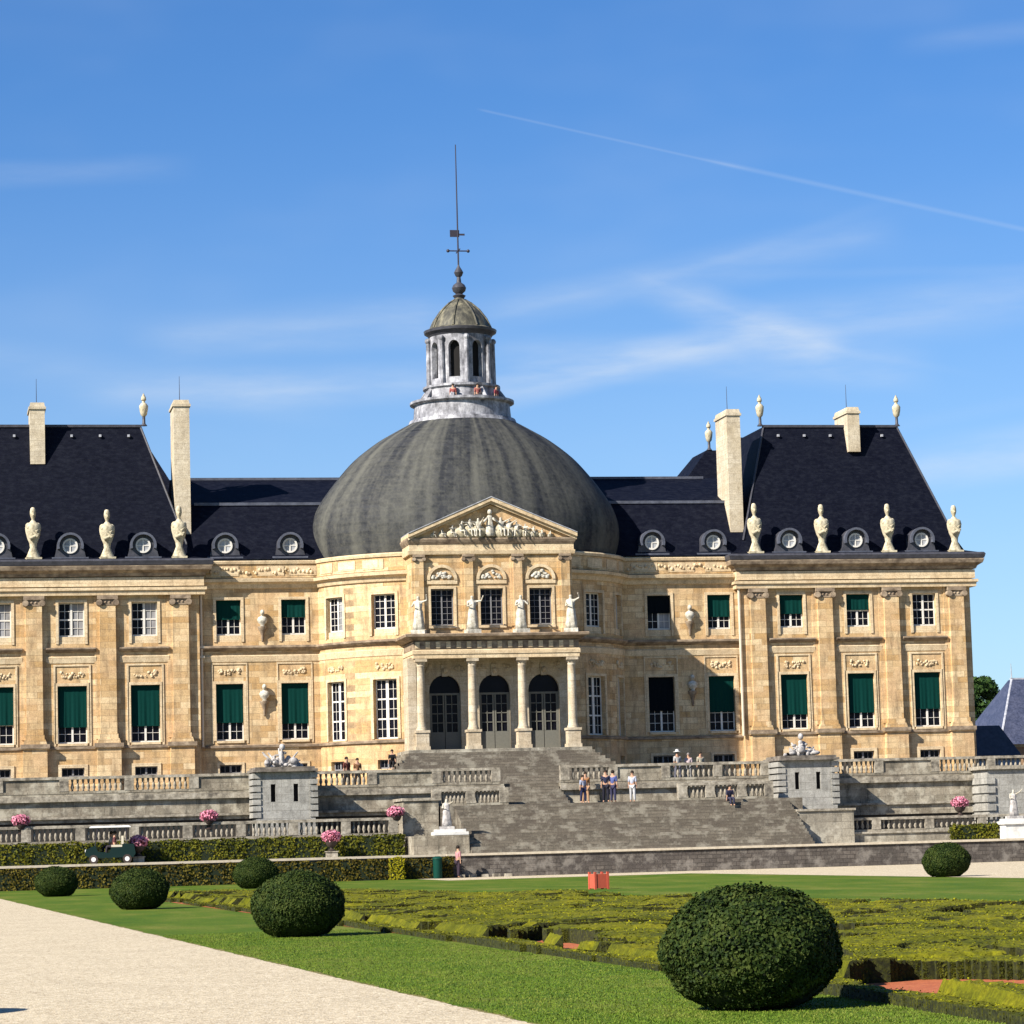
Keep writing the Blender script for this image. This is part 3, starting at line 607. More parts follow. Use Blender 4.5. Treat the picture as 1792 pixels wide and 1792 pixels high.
for c in CCX:
    mb = MB(); prof = [(.34, 8.45), (.34, 8.55), (.29, 8.62), (.29, 8.7)]+[(.275-.045*(i/8)**1.6, 8.75+3.45*i/8) for i in range(9)]+[(.26, 12.25), (.24, 12.3), (.30, 12.42), (.34, 12.5)]
    mb.lathe(prof, (c, YC), 20); mb.box(c-.36, c+.36, YC-.36, YC+.36, 12.5, 12.66); o = part('column', mb, 'portico', CH, True, 40)
    mb = MB(); mb.box(c-.44, c+.44, YC-.44, YC+.44, 7.28, 7.5); mb.box(c-.38, c+.38, YC-.38, YC+.38, 7.5, 8.3); mb.box(c-.44, c+.44, YC-.44, YC+.44, 8.3, 8.45); part('pedestal', mb, 'portico', o)
pp = [(PX0, -1), (PX0, YC-.34), (PX1, YC-.34), (PX1, -1)]
e = MB(); e.sweep(pp, [(-.7, 12.68), (.02, 12.68), (.02, 12.9), (.07, 12.93), (.07, 13.15), (0, 13.2), (-.7, 13.2)]); part('architrave', e, 'trim', CH)
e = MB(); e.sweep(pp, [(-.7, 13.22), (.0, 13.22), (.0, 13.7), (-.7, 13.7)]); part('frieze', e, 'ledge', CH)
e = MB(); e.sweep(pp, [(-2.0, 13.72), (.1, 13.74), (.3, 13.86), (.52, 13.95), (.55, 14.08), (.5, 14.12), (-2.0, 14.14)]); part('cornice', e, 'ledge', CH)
tg = MB()
for x in np.arange(PX0+.1, PX1, .62): tg.box(x, x+.26, YC-.40, YC-.34, 13.28, 13.66)
part('frieze_blocks', tg, 'trim', CH)
PU0 = -4.86
# upper storey
mb = MB(); W = Flat((PU0+.02, YU), (PX1-.05, YU)); o0 = PU0+.02
UC = [-3.02, -.02, 2.98]
ops = [(c-.70-o0, c+.70-o0, 14.72, 16.92) for c in UC]
wall(mb, W, 0, PX1-PU0-.07, 14.1, 19.0, ops, .36)
wall(mb, Flat((PU0+.02, -1), (PU0+.02, YU)), 0, 5.3, 14.1, 19.0); wall(mb, Flat((PX1-.05, YU), (PX1-.05, -1)), 0, 5.3, 14.1, 19.0)
part('upper_wall', mb, 'stone', CH)
for c in UC: surround(W, c-.70-o0, c+.70-o0, 14.72, 16.92, .14, sill=(c-.85, c+.85, YU-.1, YU, 14.55, 14.7))
for c in UC:
    window('window', W, c-.70-o0, c+.70-o0, 14.72, 16.92, .30, 6, (), 0, False, 'grey_paint', mull=.04)
    ar = MB()                                  # lunette: arch ring, sunk field and a carved group
    for i in range(12):
        a0, a1 = math.pi*i/12, math.pi*(i+1)/12
        vs = [(c+r*math.cos(a), y, 17.45+r*math.sin(a)) for y in (YU-.12, YU) for r in (.74, .92) for a in (a0, a1)]
        ar.add(vs, [(0, 1, 3, 2), (0, 4, 5, 1), (2, 3, 7, 6), (0, 2, 6, 4), (1, 5, 7, 3)])
    ar.box(c-.92, c+.92, YU-.08, YU, 17.2, 17.42)
    o = part('lunette', ar, 'trim', CH)
    rg = MB()
    for q in range(22):
        x = random.uniform(-.55, .55); z = 17.55+random.random()*.5*(1-abs(x)/.7); rg.sphere((c+x, YU-.04, z), random.uniform(.06, .13), 1.2, .8, .9, 7, 5)
    part('lunette_carving', rg, 'statue', o, True)
for c in (-4.42, -1.42, 1.58, 4.5):
    mb = MB(); mb.box(c-.42, c+.42, YU-.06, YU, 14.12, 18.95); mb.box(c-.27, c+.27, YU-.2, YU-.06, 14.5, 18.55); mb.box(c-.33, c+.33, YU-.24, YU-.06, 14.12, 14.5); o = part('pilaster', mb, 'stone', CH)
    mb = MB(); mb.box(c-.36, c+.36, YU-.3, YU-.06, 18.82, 18.96); mb.box(c-.28, c+.28, YU-.22, YU-.06, 18.55, 18.82)
    for k in (-1, 1): mb.tube((c+k*.3, YU-.34, 18.68), (c+k*.3, YU-.08, 18.68), .11, .11, 8)
    part('capital', mb, 'ledge', o, True, 40)
up = [(PU0, -1), (PU0, YU), (PX1, YU), (PX1, -1)]
e = MB(); e.sweep(up, [(0, 18.97), (.16, 18.97), (.2, 19.2), (.12, 19.22), (.12, 19.55), (0, 19.56)]); part('architrave', e, 'trim', CH)
e = MB(); e.sweep(up, [(0, 19.58), (.12, 19.58), (.2, 19.72), (.26, 19.86), (.26, 19.95), (0, 19.98)]); part('cornice', e, 'ledge', CH)
ZP, ZA = 19.98, 22.15; XM = .02
mb = MB(); mb.add([(PU0, YU-.04, ZP), (PX1, YU-.04, ZP), (XM, YU-.04, ZA-.2)], [(0, 1, 2)]); part('tympanum', mb, 'stone', CH)
rk = MB()
for xa in (PU0-.2, PX1+.3):                  # raking cornices
    for (y0, dz0, dz1) in ((YU-.46, .0, .22), (YU-.28, -.16, .0)):
        a0, a1 = (xa, ZP), (XM, ZA)
        vs = [(xa, y0, ZP+dz0), (XM, y0, ZA+dz0), (XM, y0, ZA+dz1), (xa, y0, ZP+dz1)]; vs += [(x, -2.5 if dz1 > .1 else YU, z) for x, _, z in vs]
        rk.add(vs, [(0, 1, 2, 3), (4, 7, 6, 5), (0, 4, 5, 1), (3, 2, 6, 7), (0, 3, 7, 4), (1, 5, 6, 2)])
part('raking_cornice', rk, 'trim', CH)
mb = MB()
for xa in (PU0-.2, PX1+.3):
    vs = [(xa, YU-.5, ZP+.225), (XM, YU-.5, ZA+.225), (XM, -1.5, ZA+.225), (xa, -1.5, ZP+.225)]; mb.add(vs+[(x, y, z+.05) for x, y, z in vs], [(0, 1, 2, 3), (7, 6, 5, 4), (0, 4, 5, 1), (0, 3, 7, 4)])
part('pediment_roof', mb, 'lead', CH)

# --- figures: one continuous body grown from a jointed skeleton
def skin_mesh(name, joints, edges, mat, sub=1, root=0):
    me = bpy.data.meshes.new('tmp'); me.from_pydata([j[0] for j in joints], edges, []); me.update()
    o = bpy.data.objects.new('tmp', me); COL.objects.link(o)
    o.modifiers.new('s', 'SKIN'); 
    if not me.skin_vertices: pass
    for i, j in enumerate(joints):
        sv = me.skin_vertices[0].data[i]; r = j[1]; sv.radius = (r, r) if not isinstance(r, tuple) else r; sv.use_root = (i == root)
    m2 = o.modifiers.new('u', 'SUBSURF'); m2.levels = sub; m2.render_levels = sub
    dg = bpy.context.evaluated_depsgraph_get(); dg.update(); ev = o.evaluated_get(dg)
    out = bpy.data.meshes.new_from_object(ev); out.name = name; out.materials.clear(); out.materials.append(M[mat] if isinstance(mat, str) else mat)
    out.polygons.foreach_set('use_smooth', [True]*len(out.polygons))
    bpy.data.objects.remove(o); bpy.data.meshes.remove(me); return out
def skeleton(h=1.72, armL=(.1, 0, -1), armR=(-.1, 0, -1), foreL=None, foreR=None, legL=(.04, -.05), legR=(-.04, .08), seated=False, lean=0., w=1.):
    k = h/1.72; J = []
    def v(x, y, z): return (x*k, y*k, z*k)
    hip = .94 if not seated else .50
    J += [(v(0, 0, hip), .135*k*w), (v(0, -lean*.4, hip+.22), .12*k*w), (v(0, -lean, hip+.44), (.16*k*w, .11*k*w)), (v(0, -lean, hip+.54), .06*k), (v(0, -lean-.01, hip+.68), .095*k), (v(0, -lean-.01, hip+.76), .07*k)]
    E = [(0, 1), (1, 2), (2, 3), (3, 4), (4, 5)]
    for sgn, arm, fore in ((1, armL, foreL), (-1, armR, foreR)):
        a = Vector(arm).normalized(); f = Vector(fore if fore else arm).normalized()
        s0 = Vector((sgn*.19, -lean, hip+.46)); e = s0+a*.29; wr = e+f*.25; hd = wr+f*.09; i = len(J)
        J += [(tuple(s0*k), .06*k), (tuple(e*k), .042*k), (tuple(wr*k), .032*k), (tuple(hd*k), .036*k)]; E += [(2, i), (i, i+1), (i+1, i+2), (i+2, i+3)]
    for sgn, lg in ((1, legL), (-1, legR)):
        i = len(J)
        if seated: pts = [(sgn*.10, -.02, hip-.04), (sgn*.11, -.42, hip), (sgn*.11, -.46, .08), (sgn*.11, -.58, .04)]
        else: pts = [(sgn*.09, 0, hip-.06), (sgn*.1+lg[0]*.5, lg[1]*.7-.02, .5), (sgn*.1+lg[0], lg[1], .08), (sgn*.1+lg[0], lg[1]-.13, .035)]
        for p, r in zip(pts, (.095, .065, .045, .038)): J.append((v(*p), r*k))
        E += [(0, i), (i, i+1), (i+1, i+2), (i+2, i+3)]
    return J, E, k, hip, lean
cloth_cache = {}
def cloth(c):
    c = tuple(x*.62 for x in c); key = tuple(c)
    if key not in cloth_cache: cloth_cache[key] = plain('cloth', c, .85)
    return cloth_cache[key]
SKIN = plain('skin', (.45, .26, .17), .6)
def person(label, loc, rz, top, bottom, hair=(.03, .02, .012), group='visitors on the terraces', hat=None, **kw):
    J, E, k, hip, lean = skeleton(**kw)
    root = thing('person', label, 'person', loc, rz, group)
    body = link(skin_mesh('body', J, E, SKIN), 'body', root)
    # shirt over torso and upper arms, trousers over the legs
    idx = [0, 1, 2, 6, 7, 10, 11]; mp = {a: i for i, a in enumerate(idx)}
    Js = [(J[i][0], tuple(x+.02*k for x in J[i][1]) if isinstance(J[i][1], tuple) else J[i][1]+.018*k) for i in idx]
    Es = [(mp[a], mp[b]) for a, b in E if a in mp and b in mp]; link(skin_mesh('shirt', Js, Es, cloth(top)), 'shirt', root)
    idx = [0, 14, 15, 16, 18, 19, 20]; mp = {a: i for i, a in enumerate(idx)}
    Js = [(J[i][0], J[i][1]+(.02 if i else .012)*k) for i in idx]; Es = [(mp[a], mp[b]) for a, b in E if a in mp and b in mp]; link(skin_mesh('trousers', Js, Es, cloth(bottom)), 'trousers', root)
    hm = MB(); hm.sphere((0, (-lean+.015)*k, (hip+.735)*k), .108*k, 1, 1.05, .95, 10, 6); part('hair', hm, cloth(hair), root, True)
    fm = MB(); y = (-lean-.105)*k; z = (hip+.68)*k
    fm.sphere((0, y-.005, z), .018*k, .8, 1, 1.3, 6, 4)
    for q in (-1, 1): fm.sphere((q*.035*k, y+.008, z+.03*k), .012*k, 1, .5, .7, 6, 4)
    part('face', fm, SKIN, root, True)
    if hat: hh = MB(); hh.lathe([(.02, (hip+.93)*k), (.10*k, (hip+.90)*k), (.12*k, (hip+.8)*k), (.24*k, (hip+.77)*k), (.24*k, (hip+.755)*k)], (0, -lean*k), 14); part('hat', hh, cloth(hat), root, True)
    return root
# --- statues
def statue_mesh(h, seed, robe=True, lump=True):
    random.seed(seed)
    aL = (random.uniform(.2, .9), random.uniform(-.7, 0), random.uniform(-1, .6)); aR = (-random.uniform(.2, .6), random.uniform(-.5, .1), -1)
    J, E, k, hip, lean = skeleton(h=h, armL=aL, armR=aR, foreL=(random.uniform(-.5, .3), -.7, random.uniform(.2, 1)), foreR=(.4, -.8, .2), w=1.15)
    return skin_mesh('figure', J, E, 'statue')
def robe(mb, h, seed, c=(0, 0, 0)):
    random.seed(seed); n = 18; prof = [(.30, 0), (.29, .25), (.25, .6), (.22, .95), (.17, 1.1), (.20, 1.32), (.13, 1.46)]; k = h/1.72; vs = []; ph = random.random()*6
    for r, z in prof:
        for i in range(n):
            a = 2*math.pi*i/n; rr = r*k*(1+.13*math.sin(a*5+ph+z*1.5)+.06*math.sin(a*9)); vs.append((c[0]+rr*math.cos(a), c[1]+rr*.8*math.sin(a), c[2]+z*k))
    fs = [(j*n+i, j*n+(i+1) % n, (j+1)*n+(i+1) % n, (j+1)*n+i) for j in range(len(prof)-1) for i in range(n)]
    fs += [tuple(range(n))[::-1], tuple((len(prof)-1)*n+i for i in range(n))]; mb.add(vs, fs)
def statue(name, label, loc, rz, h, seed, group, base=.25, bw=.42, mat='statue', hs=None):
    t = thing(name, label, 'statue', loc, rz, group)
    p = MB(); p.box(-bw, bw, -bw*.85, bw*.85, 0, base); part('base', p, mat, t)
    f = link(statue_mesh(h, seed), 'figure', t, (0, 0, base)); d = MB(); robe(d, h*.97, seed); part('drapery', d, mat, t, True, loc=(0, 0, base))
    return t
for i, (x, lab) in enumerate([(-4.75, 'leftmost'), (-1.5, 'second from the left'), (1.45, 'third from the left'), (4.5, 'rightmost')]):
    statue('balcony_statue', 'pale draped stone statue on the portico ledge, %s of the four' % lab, (x+.1, YC+.02, 14.14), random.uniform(-.4, .4), 2.05, 20+i, 'statues on the portico ledge')
b_ = MB(); J, E, k, hip, lean = skeleton(h=1.3, seated=True)
# pediment sculpture
random.seed(3)
for x, h, rz in ((-3.5, .42, 1.2), (-2.95, .55, .9), (-2.35, .75, .5), (-1.8, 1.0, .7), (-1.25, 1.15, .3), (-.75, 1.15, -.2), (.62, 1.2, .1), (1.1, 1.1, -.5), (1.6, .95, -.8), (2.15, .8, -.5), (2.65, .65, -1.0), (3.15, .5, -.9), (3.65, .38, -1.3)):
    J, E, k, hp_, ln = skeleton(h=h*1.72/1.26, seated=True, armL=(random.uniform(.2, 1), -.6, random.uniform(-.8, .5)), armR=(-random.uniform(.2, 1), -.6, random.uniform(-.8, .5)), lean=random.uniform(-.1, .15), w=1.25)
    o = link(skin_mesh('pediment_sculpture', J, E, 'statue'), 'pediment_sculpture', CH, (x, YU-.16, ZP+.0), rz)
    pc = MB(); pc.sphere((x, YU-.08, ZP+h*.28), h*.42, 1.1, .5, .85, 9, 6); part('pediment_rock', pc, 'term', CH, True)
pc = MB(); robe(pc, 1.5, 5, (-.05, YU-.2, ZP+.05)); pc.sphere((-.05, YU-.24, ZP+1.5), .15, 1, 1, 1.2); pc.tube((-.2, YU-.22, ZP+1.15), (-.5, YU-.4, ZP+.85), .08, .06); pc.tube((.1, YU-.22, ZP+1.15), (.4, YU-.4, ZP+.9), .08, .06)
part('pediment_figure', pc, 'statue', CH, True)

# roofs ---------------------------------------------------------------------
def hip(mb, X0, X1, Y0, Y1, levels):
    # levels: (z, inset_left, inset_right, inset_front, inset_back)
    vs = []
    for z, a, b, c, d in levels: vs += [(X0+a, Y0+c, z), (X1-b, Y0+c, z), (X1-b, Y1-d, z), (X0+a, Y1-d, z)]
    fs = []
    for j in range(len(levels)-1):
        for i in range(4): k = (i+1) % 4; fs.append((j*4+i, j*4+k, (j+1)*4+k, (j+1)*4+i))
    j = (len(levels)-1)*4; fs.append((j, j+1, j+2, j+3)); mb.add(vs, fs)
roofs = []
for X0, X1, il, ir in ((pavL[0]-.55, pavL[1]+.45, 4.1, 3.65), (pavR[0]-.5, pavR[1]+.6, 3.3, 4.0)):
    mb = MB(); k0, k1 = il/4., ir/4.
    hip(mb, X0, X1, -.6, 12.8, [(19.42, 0, 0, 0, 0), (19.62, .75*k0, .8*k1, .7, .7), (20.4, 1.15*k0, 1.2*k1, 1.1, 1.1), (28.05, il, ir, 3.7, 3.7)])
    r = part('roof', mb, 'slate', CH); roofs.append(r)
    rd = MB(); a, b = X0+il, X1-ir
    rd.box(a-.05, b+.05, 3.0, 3.3, 28.0, 28.16); rd.box(a-.05, b+.05, 8.9, 9.2, 28.0, 28.16)
    part('ridge_lead', rd, 'lead_dark', r)
    for xa, xb in ((X0+1.15*k0, X0+il), (X1-1.2*k1, X1-ir)): hp = MB(); hp.tube((xa, -.6+1.1, 20.4), (xb, 3.1, 28.05), .07, .07, 6); part('hip_lead', hp, 'lead_dark', r)
    sn = MB()
    for x in np.arange(a+.8, b-.3, 1.75): sn.box(x, x+.14, 2.7, 2.85, 27.35, 27.5)
    part('snow_hooks', sn, 'lead', r)
# rear pavilions
for X0, X1, il, ir in ((-29., -13.2, 4, 5.2), (13.2, 29, 7.0, 4)):
    mb = MB(); hip(mb, X0, X1, 14, 27, [(19.42, 0, 0, 0, 0), (22, 1.6, 1.6, 1.6, 1.6), (28.6, il, ir, 4.6, 4.6)]); roofs.append(part('roof', mb, 'slate', CH))
    mb = MB(); mb.box(X0+.5, X1-.5, 13.5, 26.5, 5, 19.4); part('wall', mb, 'stone', CH)
# long central roof behind the dome
mb = MB(); X0, X1 = pavL[1]-1, pavR[0]+1
prof = [(.25, 19.42), (2.5, 23.05), (8.3, 25.35), (14.2, 23.0), (16.4, 19.42)]
vs = [(x, y, z) for x in (X0, X1) for y, z in prof]; n = len(prof)
mb.add(vs, [(i, n+i, n+i+1, i+1) for i in range(n-1)]+[tuple(range(n)), tuple(range(2*n-1, n-1, -1))]); WR = part('roof', mb, 'slate', CH); roofs.append(WR)
mb = MB(); mb.box(X0+1, X1-1, 2.38, 2.62, 23.0, 23.18); mb.box(X0+1, X1-1, 8.15, 8.45, 25.3, 25.46); part('ridge_lead', mb, 'lead_mid', WR)
mb = MB(); mb.box(X0, X1, 3, 16, 5, 19.4); part('wall', mb, 'stone', CH)
mb = MB(); mb.sweep([(pavL[1], YW+.1), (-9.3, YW+.1)], [(0, 19.42), (.2, 19.42), (.2, 19.55), (-.3, 19.6)]); mb.sweep([(9.5, YW+.1), (pavR[0], YW+.1)], [(0, 19.42), (.2, 19.42), (.2, 19.55), (-.3, 19.6)]); part('gutter', mb, 'lead_dark', CH)

def dormer(x, yf, parent, zc=20.28):
    mb = MB(); n = 20; r = .62
    pts = [(x+(r+.18)*math.cos(math.pi*i/n), zc+(r+.14)*math.sin(math.pi*i/n)) for i in range(n+1)]; pts = [(x+.95, 19.55), (x+.84, zc-.25)]+pts+[(x-.84, zc-.25), (x-.95, 19.55)]
    k = len(pts); vs = [(a, yf, b) for a, b in pts]+[(a, yf+1.6, b) for a, b in pts]
    mb.add(vs, [tuple(range(k))[::-1]]+[(i, i+1, k+i+1, k+i) for i in range(k-1)])
    o = part('dormer', mb, 'lead_dark', CH)
    fr = MB(); hd = MB()
    for i in range(24):
        a0, a1 = 2*math.pi*i/24, 2*math.pi*(i+1)/24
        def ring(B, r0, r1, y0, y1):
            vs = [(x+rr*math.cos(a), y, zc+rr*math.sin(a)) for y in (y0, y1) for rr in (r0, r1) for a in (a0, a1)]
            B.add(vs, [(0, 1, 3, 2), (0, 4, 5, 1), (2, 3, 7, 6), (0, 2, 6, 4), (1, 5, 7, 3)])
        ring(fr, .36, .46, yf-.07, yf)
        if math.sin(a0) > -.3 and math.sin(a1) > -.3: ring(hd, .66, .80, yf-.34, yf)
    fr.box(x-.04, x+.04, yf-.05, yf-.0, zc-.37, zc+.37); fr.box(x-.36, x+.36, yf-.04, yf-.0, zc-.03, zc+.03)
    part('oculus_frame', fr, 'white_paint', o); part('hood', hd, 'lead_mid', o)
    g = MB(); vs = [(x+.37*math.cos(2*math.pi*i/24), yf-.012, zc+.37*math.sin(2*math.pi*i/24)) for i in range(24)]; g.add(vs, [tuple(range(24))]); part('pane', g, 'oculus_glass', o)
    s2 = MB(); s2.box(x-1.1, x+1.1, yf-.12, yf+.5, 19.45, 19.6); part('sill', s2, 'lead_mid', o)
M['oculus_glass'] = glass('milky_oculus_glass', (.40, .41, .43), .3)
for x in (-29.1, -24.72, -20.33, 20.4, 24.8, 29.2): dormer(x, -.15, CH)
for x in (-15.3, -11.3, 11.6, 15.6): dormer(x, .42, CH)

# dome
dm = MB(); dprof = [(9.55, 19.4), (9.72, 20.2), (9.8, 20.95), (9.72, 21.7), (9.4, 22.6), (8.85, 23.5), (8.0, 24.6), (6.95, 25.75), (5.6, 26.8), (4.5, 27.45), (3.3, 28.1)]
# smooth the profile
def cr(P, k=4):
    out = []
    for i in range(len(P)-1):
        p0, p1, p2, p3 = P[max(i-1, 0)], P[i], P[i+1], P[min(i+2, len(P)-1)]
        for j in range(k):
            t = j/k; out.append(tuple(.5*((2*p1[a])+(-p0[a]+p2[a])*t+(2*p0[a]-5*p1[a]+4*p2[a]-p3[a])*t*t+(-p0[a]+3*p1[a]-3*p2[a]+p3[a])*t**3) for a in (0, 1)))
    return out+[P[-1]]
syf = lambda r: (3.3+(r-3.3)*(7.15-3.3)/(9.8-3.3))/r
dm.lathe(cr(dprof), (0, CY), 96, syf=syf, cap=False); DOME = part('dome', dm, 'dome', CH, True)
rb = MB(); P = cr(dprof)
for k in range(20):
    a = 2*math.pi*(k+.5)/20; pts = []
    for r, z in P:
        q = syf(r); pts.append(Vector((r*math.cos(a), CY+r*q*math.sin(a), z)))
    for p, q in zip(pts[:-1], pts[1:]): rb.tube(p, q, .05, .05, 6)
# (ribs are read from the streaks of the slate itself)
# lantern
lt = lambda name, mb, mat, **k: part(name, mb, mat, LN, True, 35, **k)
mb = MB(); mb.lathe([(3.45, 28.0), (3.35, 28.25), (3.1, 28.3), (3.02, 29.2), (3.3, 29.3), (3.3, 29.45), (3.05, 29.5), (2.9, 29.5), (2.9, 29.1)], (0, CY), 48); LN = part('lantern', mb, 'lantern', CH, True, 35)
mb = MB(); mb.lathe([(2.35, 29.1), (2.3, 30.15), (2.45, 30.25), (2.45, 30.4), (2.0, 30.42)], (0, CY), 40)
for k in range(8):
    a = 2*math.pi*(k+.5)/8; c, s_ = math.cos(a), math.sin(a)
    mb.tube((2.9*c, CY+2.9*s_, 29.2), (2.25*c, CY+2.25*s_, 30.2), .2, .14, 6)
lt('lantern_base', mb, 'lantern')
LW = Ell((0, CY), 1.97, 1.97, 9); mb = MB()
for k in range(8):
    u = -180+45*k; wall(mb, LW, u, u+45, 30.4, 33.75, [(u+12, u+33, 30.85, 32.75, True, .42)], .35)
lt('lantern_arcade', mb, 'lantern')
mb = MB(); mb.lathe([(1.6, 30.4), (1.6, 33.6)], (0, CY), 24); lt('lantern_interior', mb, 'dark')
mb = MB()
for k in range(8):
    a = R_(45*k-90); mb.tube((2.08*math.cos(a), CY+2.08*math.sin(a), 30.45), (2.08*math.cos(a), CY+2.08*math.sin(a), 33.3), .16, .13, 8); mb.sphere((2.1*math.cos(a), CY+2.1*math.sin(a), 33.35), .2, n=8, m=5)
lt('lantern_pilasters', mb, 'lantern')
mb = MB(); mb.lathe([(2.0, 33.6), (2.1, 33.75), (2.28, 33.85), (2.32, 34.0), (2.1, 34.06)], (0, CY), 40); lt('lantern_cornice', mb, 'lead_dark')
mb = MB(); mb.lathe([(2.12, 34.06), (1.95, 34.15), (1.85, 34.4), (1.6, 34.85), (1.2, 35.35), (.75, 35.75), (.38, 36.0), (.3, 36.15)], (0, CY), 40)
for k in range(8):
    a = R_(45*k-67.5); pr = [(2.0, 34.12), (1.72, 34.72), (1.25, 35.35), (.78, 35.76), (.36, 36.02)]
    for (r0, z0), (r1, z1) in zip(pr[:-1], pr[1:]): mb.tube((r0*math.cos(a), CY+r0*math.sin(a), z0), (r1*math.cos(a), CY+r1*math.sin(a), z1), .07, .07, 6)
lt('lantern_dome', mb, 'lantern_cap')
mb = MB(); mb.lathe([(.28, 36.1), (.42, 36.3), (.2, 36.42), (.40, 36.6), (.46, 36.8), (.36, 37.0), (.16, 37.15), (.12, 37.5), (.22, 37.6), (.30, 37.8), (.2, 38.0), (.1, 38.15), (.05, 38.3)], (0, CY), 16); lt('finial', mb, 'lead_dark')
mb = MB(); mb.tube((0, CY, 38.2), (0, CY, 46.1), .055, .03, 6); mb.tube((-.65, CY, 39.2), (.65, CY, 39.2), .04, .04, 6); mb.tube((0, CY-.65, 39.2), (0, CY+.65, 39.2), .04, .04, 6)
for q in (-.65, .65): mb.sphere((q, CY, 39.2), .11)
mb.box(-.5, .1, CY-.015, CY+.015, 40.1, 40.55); mb.box(.1, .45, CY-.015, CY+.015, 40.2, 40.32); lt('weathervane', mb, 'iron')
for i, (a, col, nm) in enumerate([(-112, (.42, .10, .09), 'red'), (-78, (.50, .16, .14), 'coral'), (-44, (.35, .06, .08), 'crimson')]):
    person('%s-topped visitor standing on the lantern gallery above the dome' % nm, (2.62*math.cos(R_(a)), CY+2.62*math.sin(R_(a)), 28.75), R_(a)+math.pi/2, col, (.05, .05, .08), group='visitors on the lantern gallery', h=1.5)

# chimneys (parts of the roofs)
def chimney(x0, x1, y0, y1, z0, z1, root, step=True):
    mb = MB(); mb.box(x0, x1, y0, y1, z0, z1); o = part('chimney', mb, 'chimney', root)
    mb = MB(); mb.box(x0-.08, x1+.08, y0-.08, y1+.08, z1, z1+.16); mb.box(x0-.02, x1+.02, y0-.02, y1+.02, z1+.16, z1+.42, .05, .05); part('chimney_cap', mb, 'chimney', o)
    rod = MB(); rod.tube(((x0+x1)/2, (y0+y1)/2, z1+.3), ((x0+x1)/2, (y0+y1)/2, z1+2.1), .025, .012, 5); part('lightning_rod', rod, 'iron', o)
chimney(-18.25, -17.28, 1.3, 3.9, 20.3, 29.05, roofs[0])
chimney(16.98, 17.86, 1.2, 4.0, 21.0, 28.5, roofs[1])
chimney(-26.98, -26.08, 2.2, 4.9, 25.6, 29.0, roofs[0])
chimney(25.35, 26.15, 2.2, 5.0, 26.3, 28.8, roofs[1])

# eaves terms
def term_proto():
    t = bpy.data.objects.new('roof_term', None); COL.objects.link(t)
    mb = MB(); mb.box(-.46, .46, -.36, .36, 0, .12); mb.lathe([(.44, .12), (.34, .35), (.2, .7), (.23, .95), (.36, 1.25), (.46, 1.65), (.48, 1.9), (.40, 2.1), (.20, 2.22), (.11, 2.34)], (0, 0), 16, .8)
    for q in (-1, 1): mb.sphere((q*.27, -.02, 1.98), .2, 1, .9, 1.1, 8, 6)
    mb.tube((-.34, -.18, 1.9), (.22, -.34, 1.35), .11, .09); mb.tube((.36, -.14, 1.85), (.10, -.36, 1.6), .10, .08); mb.tube((-.25, -.3, 1.2), (.3, -.28, 1.5), .1, .1)
    part('torso', mb, 'term', t, True, 50)
    hd = MB(); hd.lathe([(.10, 2.3), (.10, 2.44), (.145, 2.54), (.185, 2.70), (.18, 2.86), (.15, 3.0), (.08, 3.1)], (0, 0), 12, 1.05); hd.sphere((0, -.18, 2.66), .05); hd.sphere((0, .02, 3.0), .15, 1, 1, .8)
    part('head', hd, 'term', t, True, 60); return t
pr = term_proto(); names = ['leftmost, outside the frame', 'first from the left edge', 'second from the left edge', 'beside the tall left chimney', 'beside the tall right chimney', 'third from the right', 'second from the right', 'rightmost, at the far right corner']
xs = [-31.33, -26.93, -22.5, -18.15, 18.15, 22.55, 26.95, 31.4]
for i, x in enumerate(xs):
    o = pr if i == 0 else copy_tree(pr)
    o.location = (x, -.28, 19.46); o.rotation_euler.z = random.uniform(-.15, .15); o.scale = (1, 1, random.uniform(.97, 1.04))
    tag(o, 'pale stone term on the roof edge, %s' % names[i], 'statue', 'stone terms along the eaves')
def finial_proto():
    t = bpy.data.objects.new('roof_finial', None); COL.objects.link(t)
    mb = MB(); mb.lathe([(.22, 0), (.1, .15), (.09, .6)], (0, 0), 10); part('stem', mb, 'lead_dark', t, True, 40)
    mb = MB(); mb.lathe([(.1, .58), (.2, .7), (.26, 1.0), (.28, 1.25), (.18, 1.4), (.1, 1.45), (.09, 1.55), (.16, 1.62), (.15, 1.78), (.06, 1.95), (.02, 2.05)], (0, 0), 12); part('urn', mb, 'term', t, True, 40); return t
fp = finial_proto()
for i, (x, y, z, lab) in enumerate([(-19.95, 3.15, 28.1, 'right end of the left roof ridge'), (19.75, 3.15, 28.1, 'left end of the right roof ridge'), (29.0, 3.15, 28.1, 'right end of the right roof ridge'), (20.45, 18.7, 28.62, 'rear roof behind the right chimney')]):
    o = fp if i == 0 else copy_tree(fp); o.location = (x, y, z); tag(o, 'pale urn finial on dark stem, %s' % lab, 'finial', 'urn finials on the roof ridges')
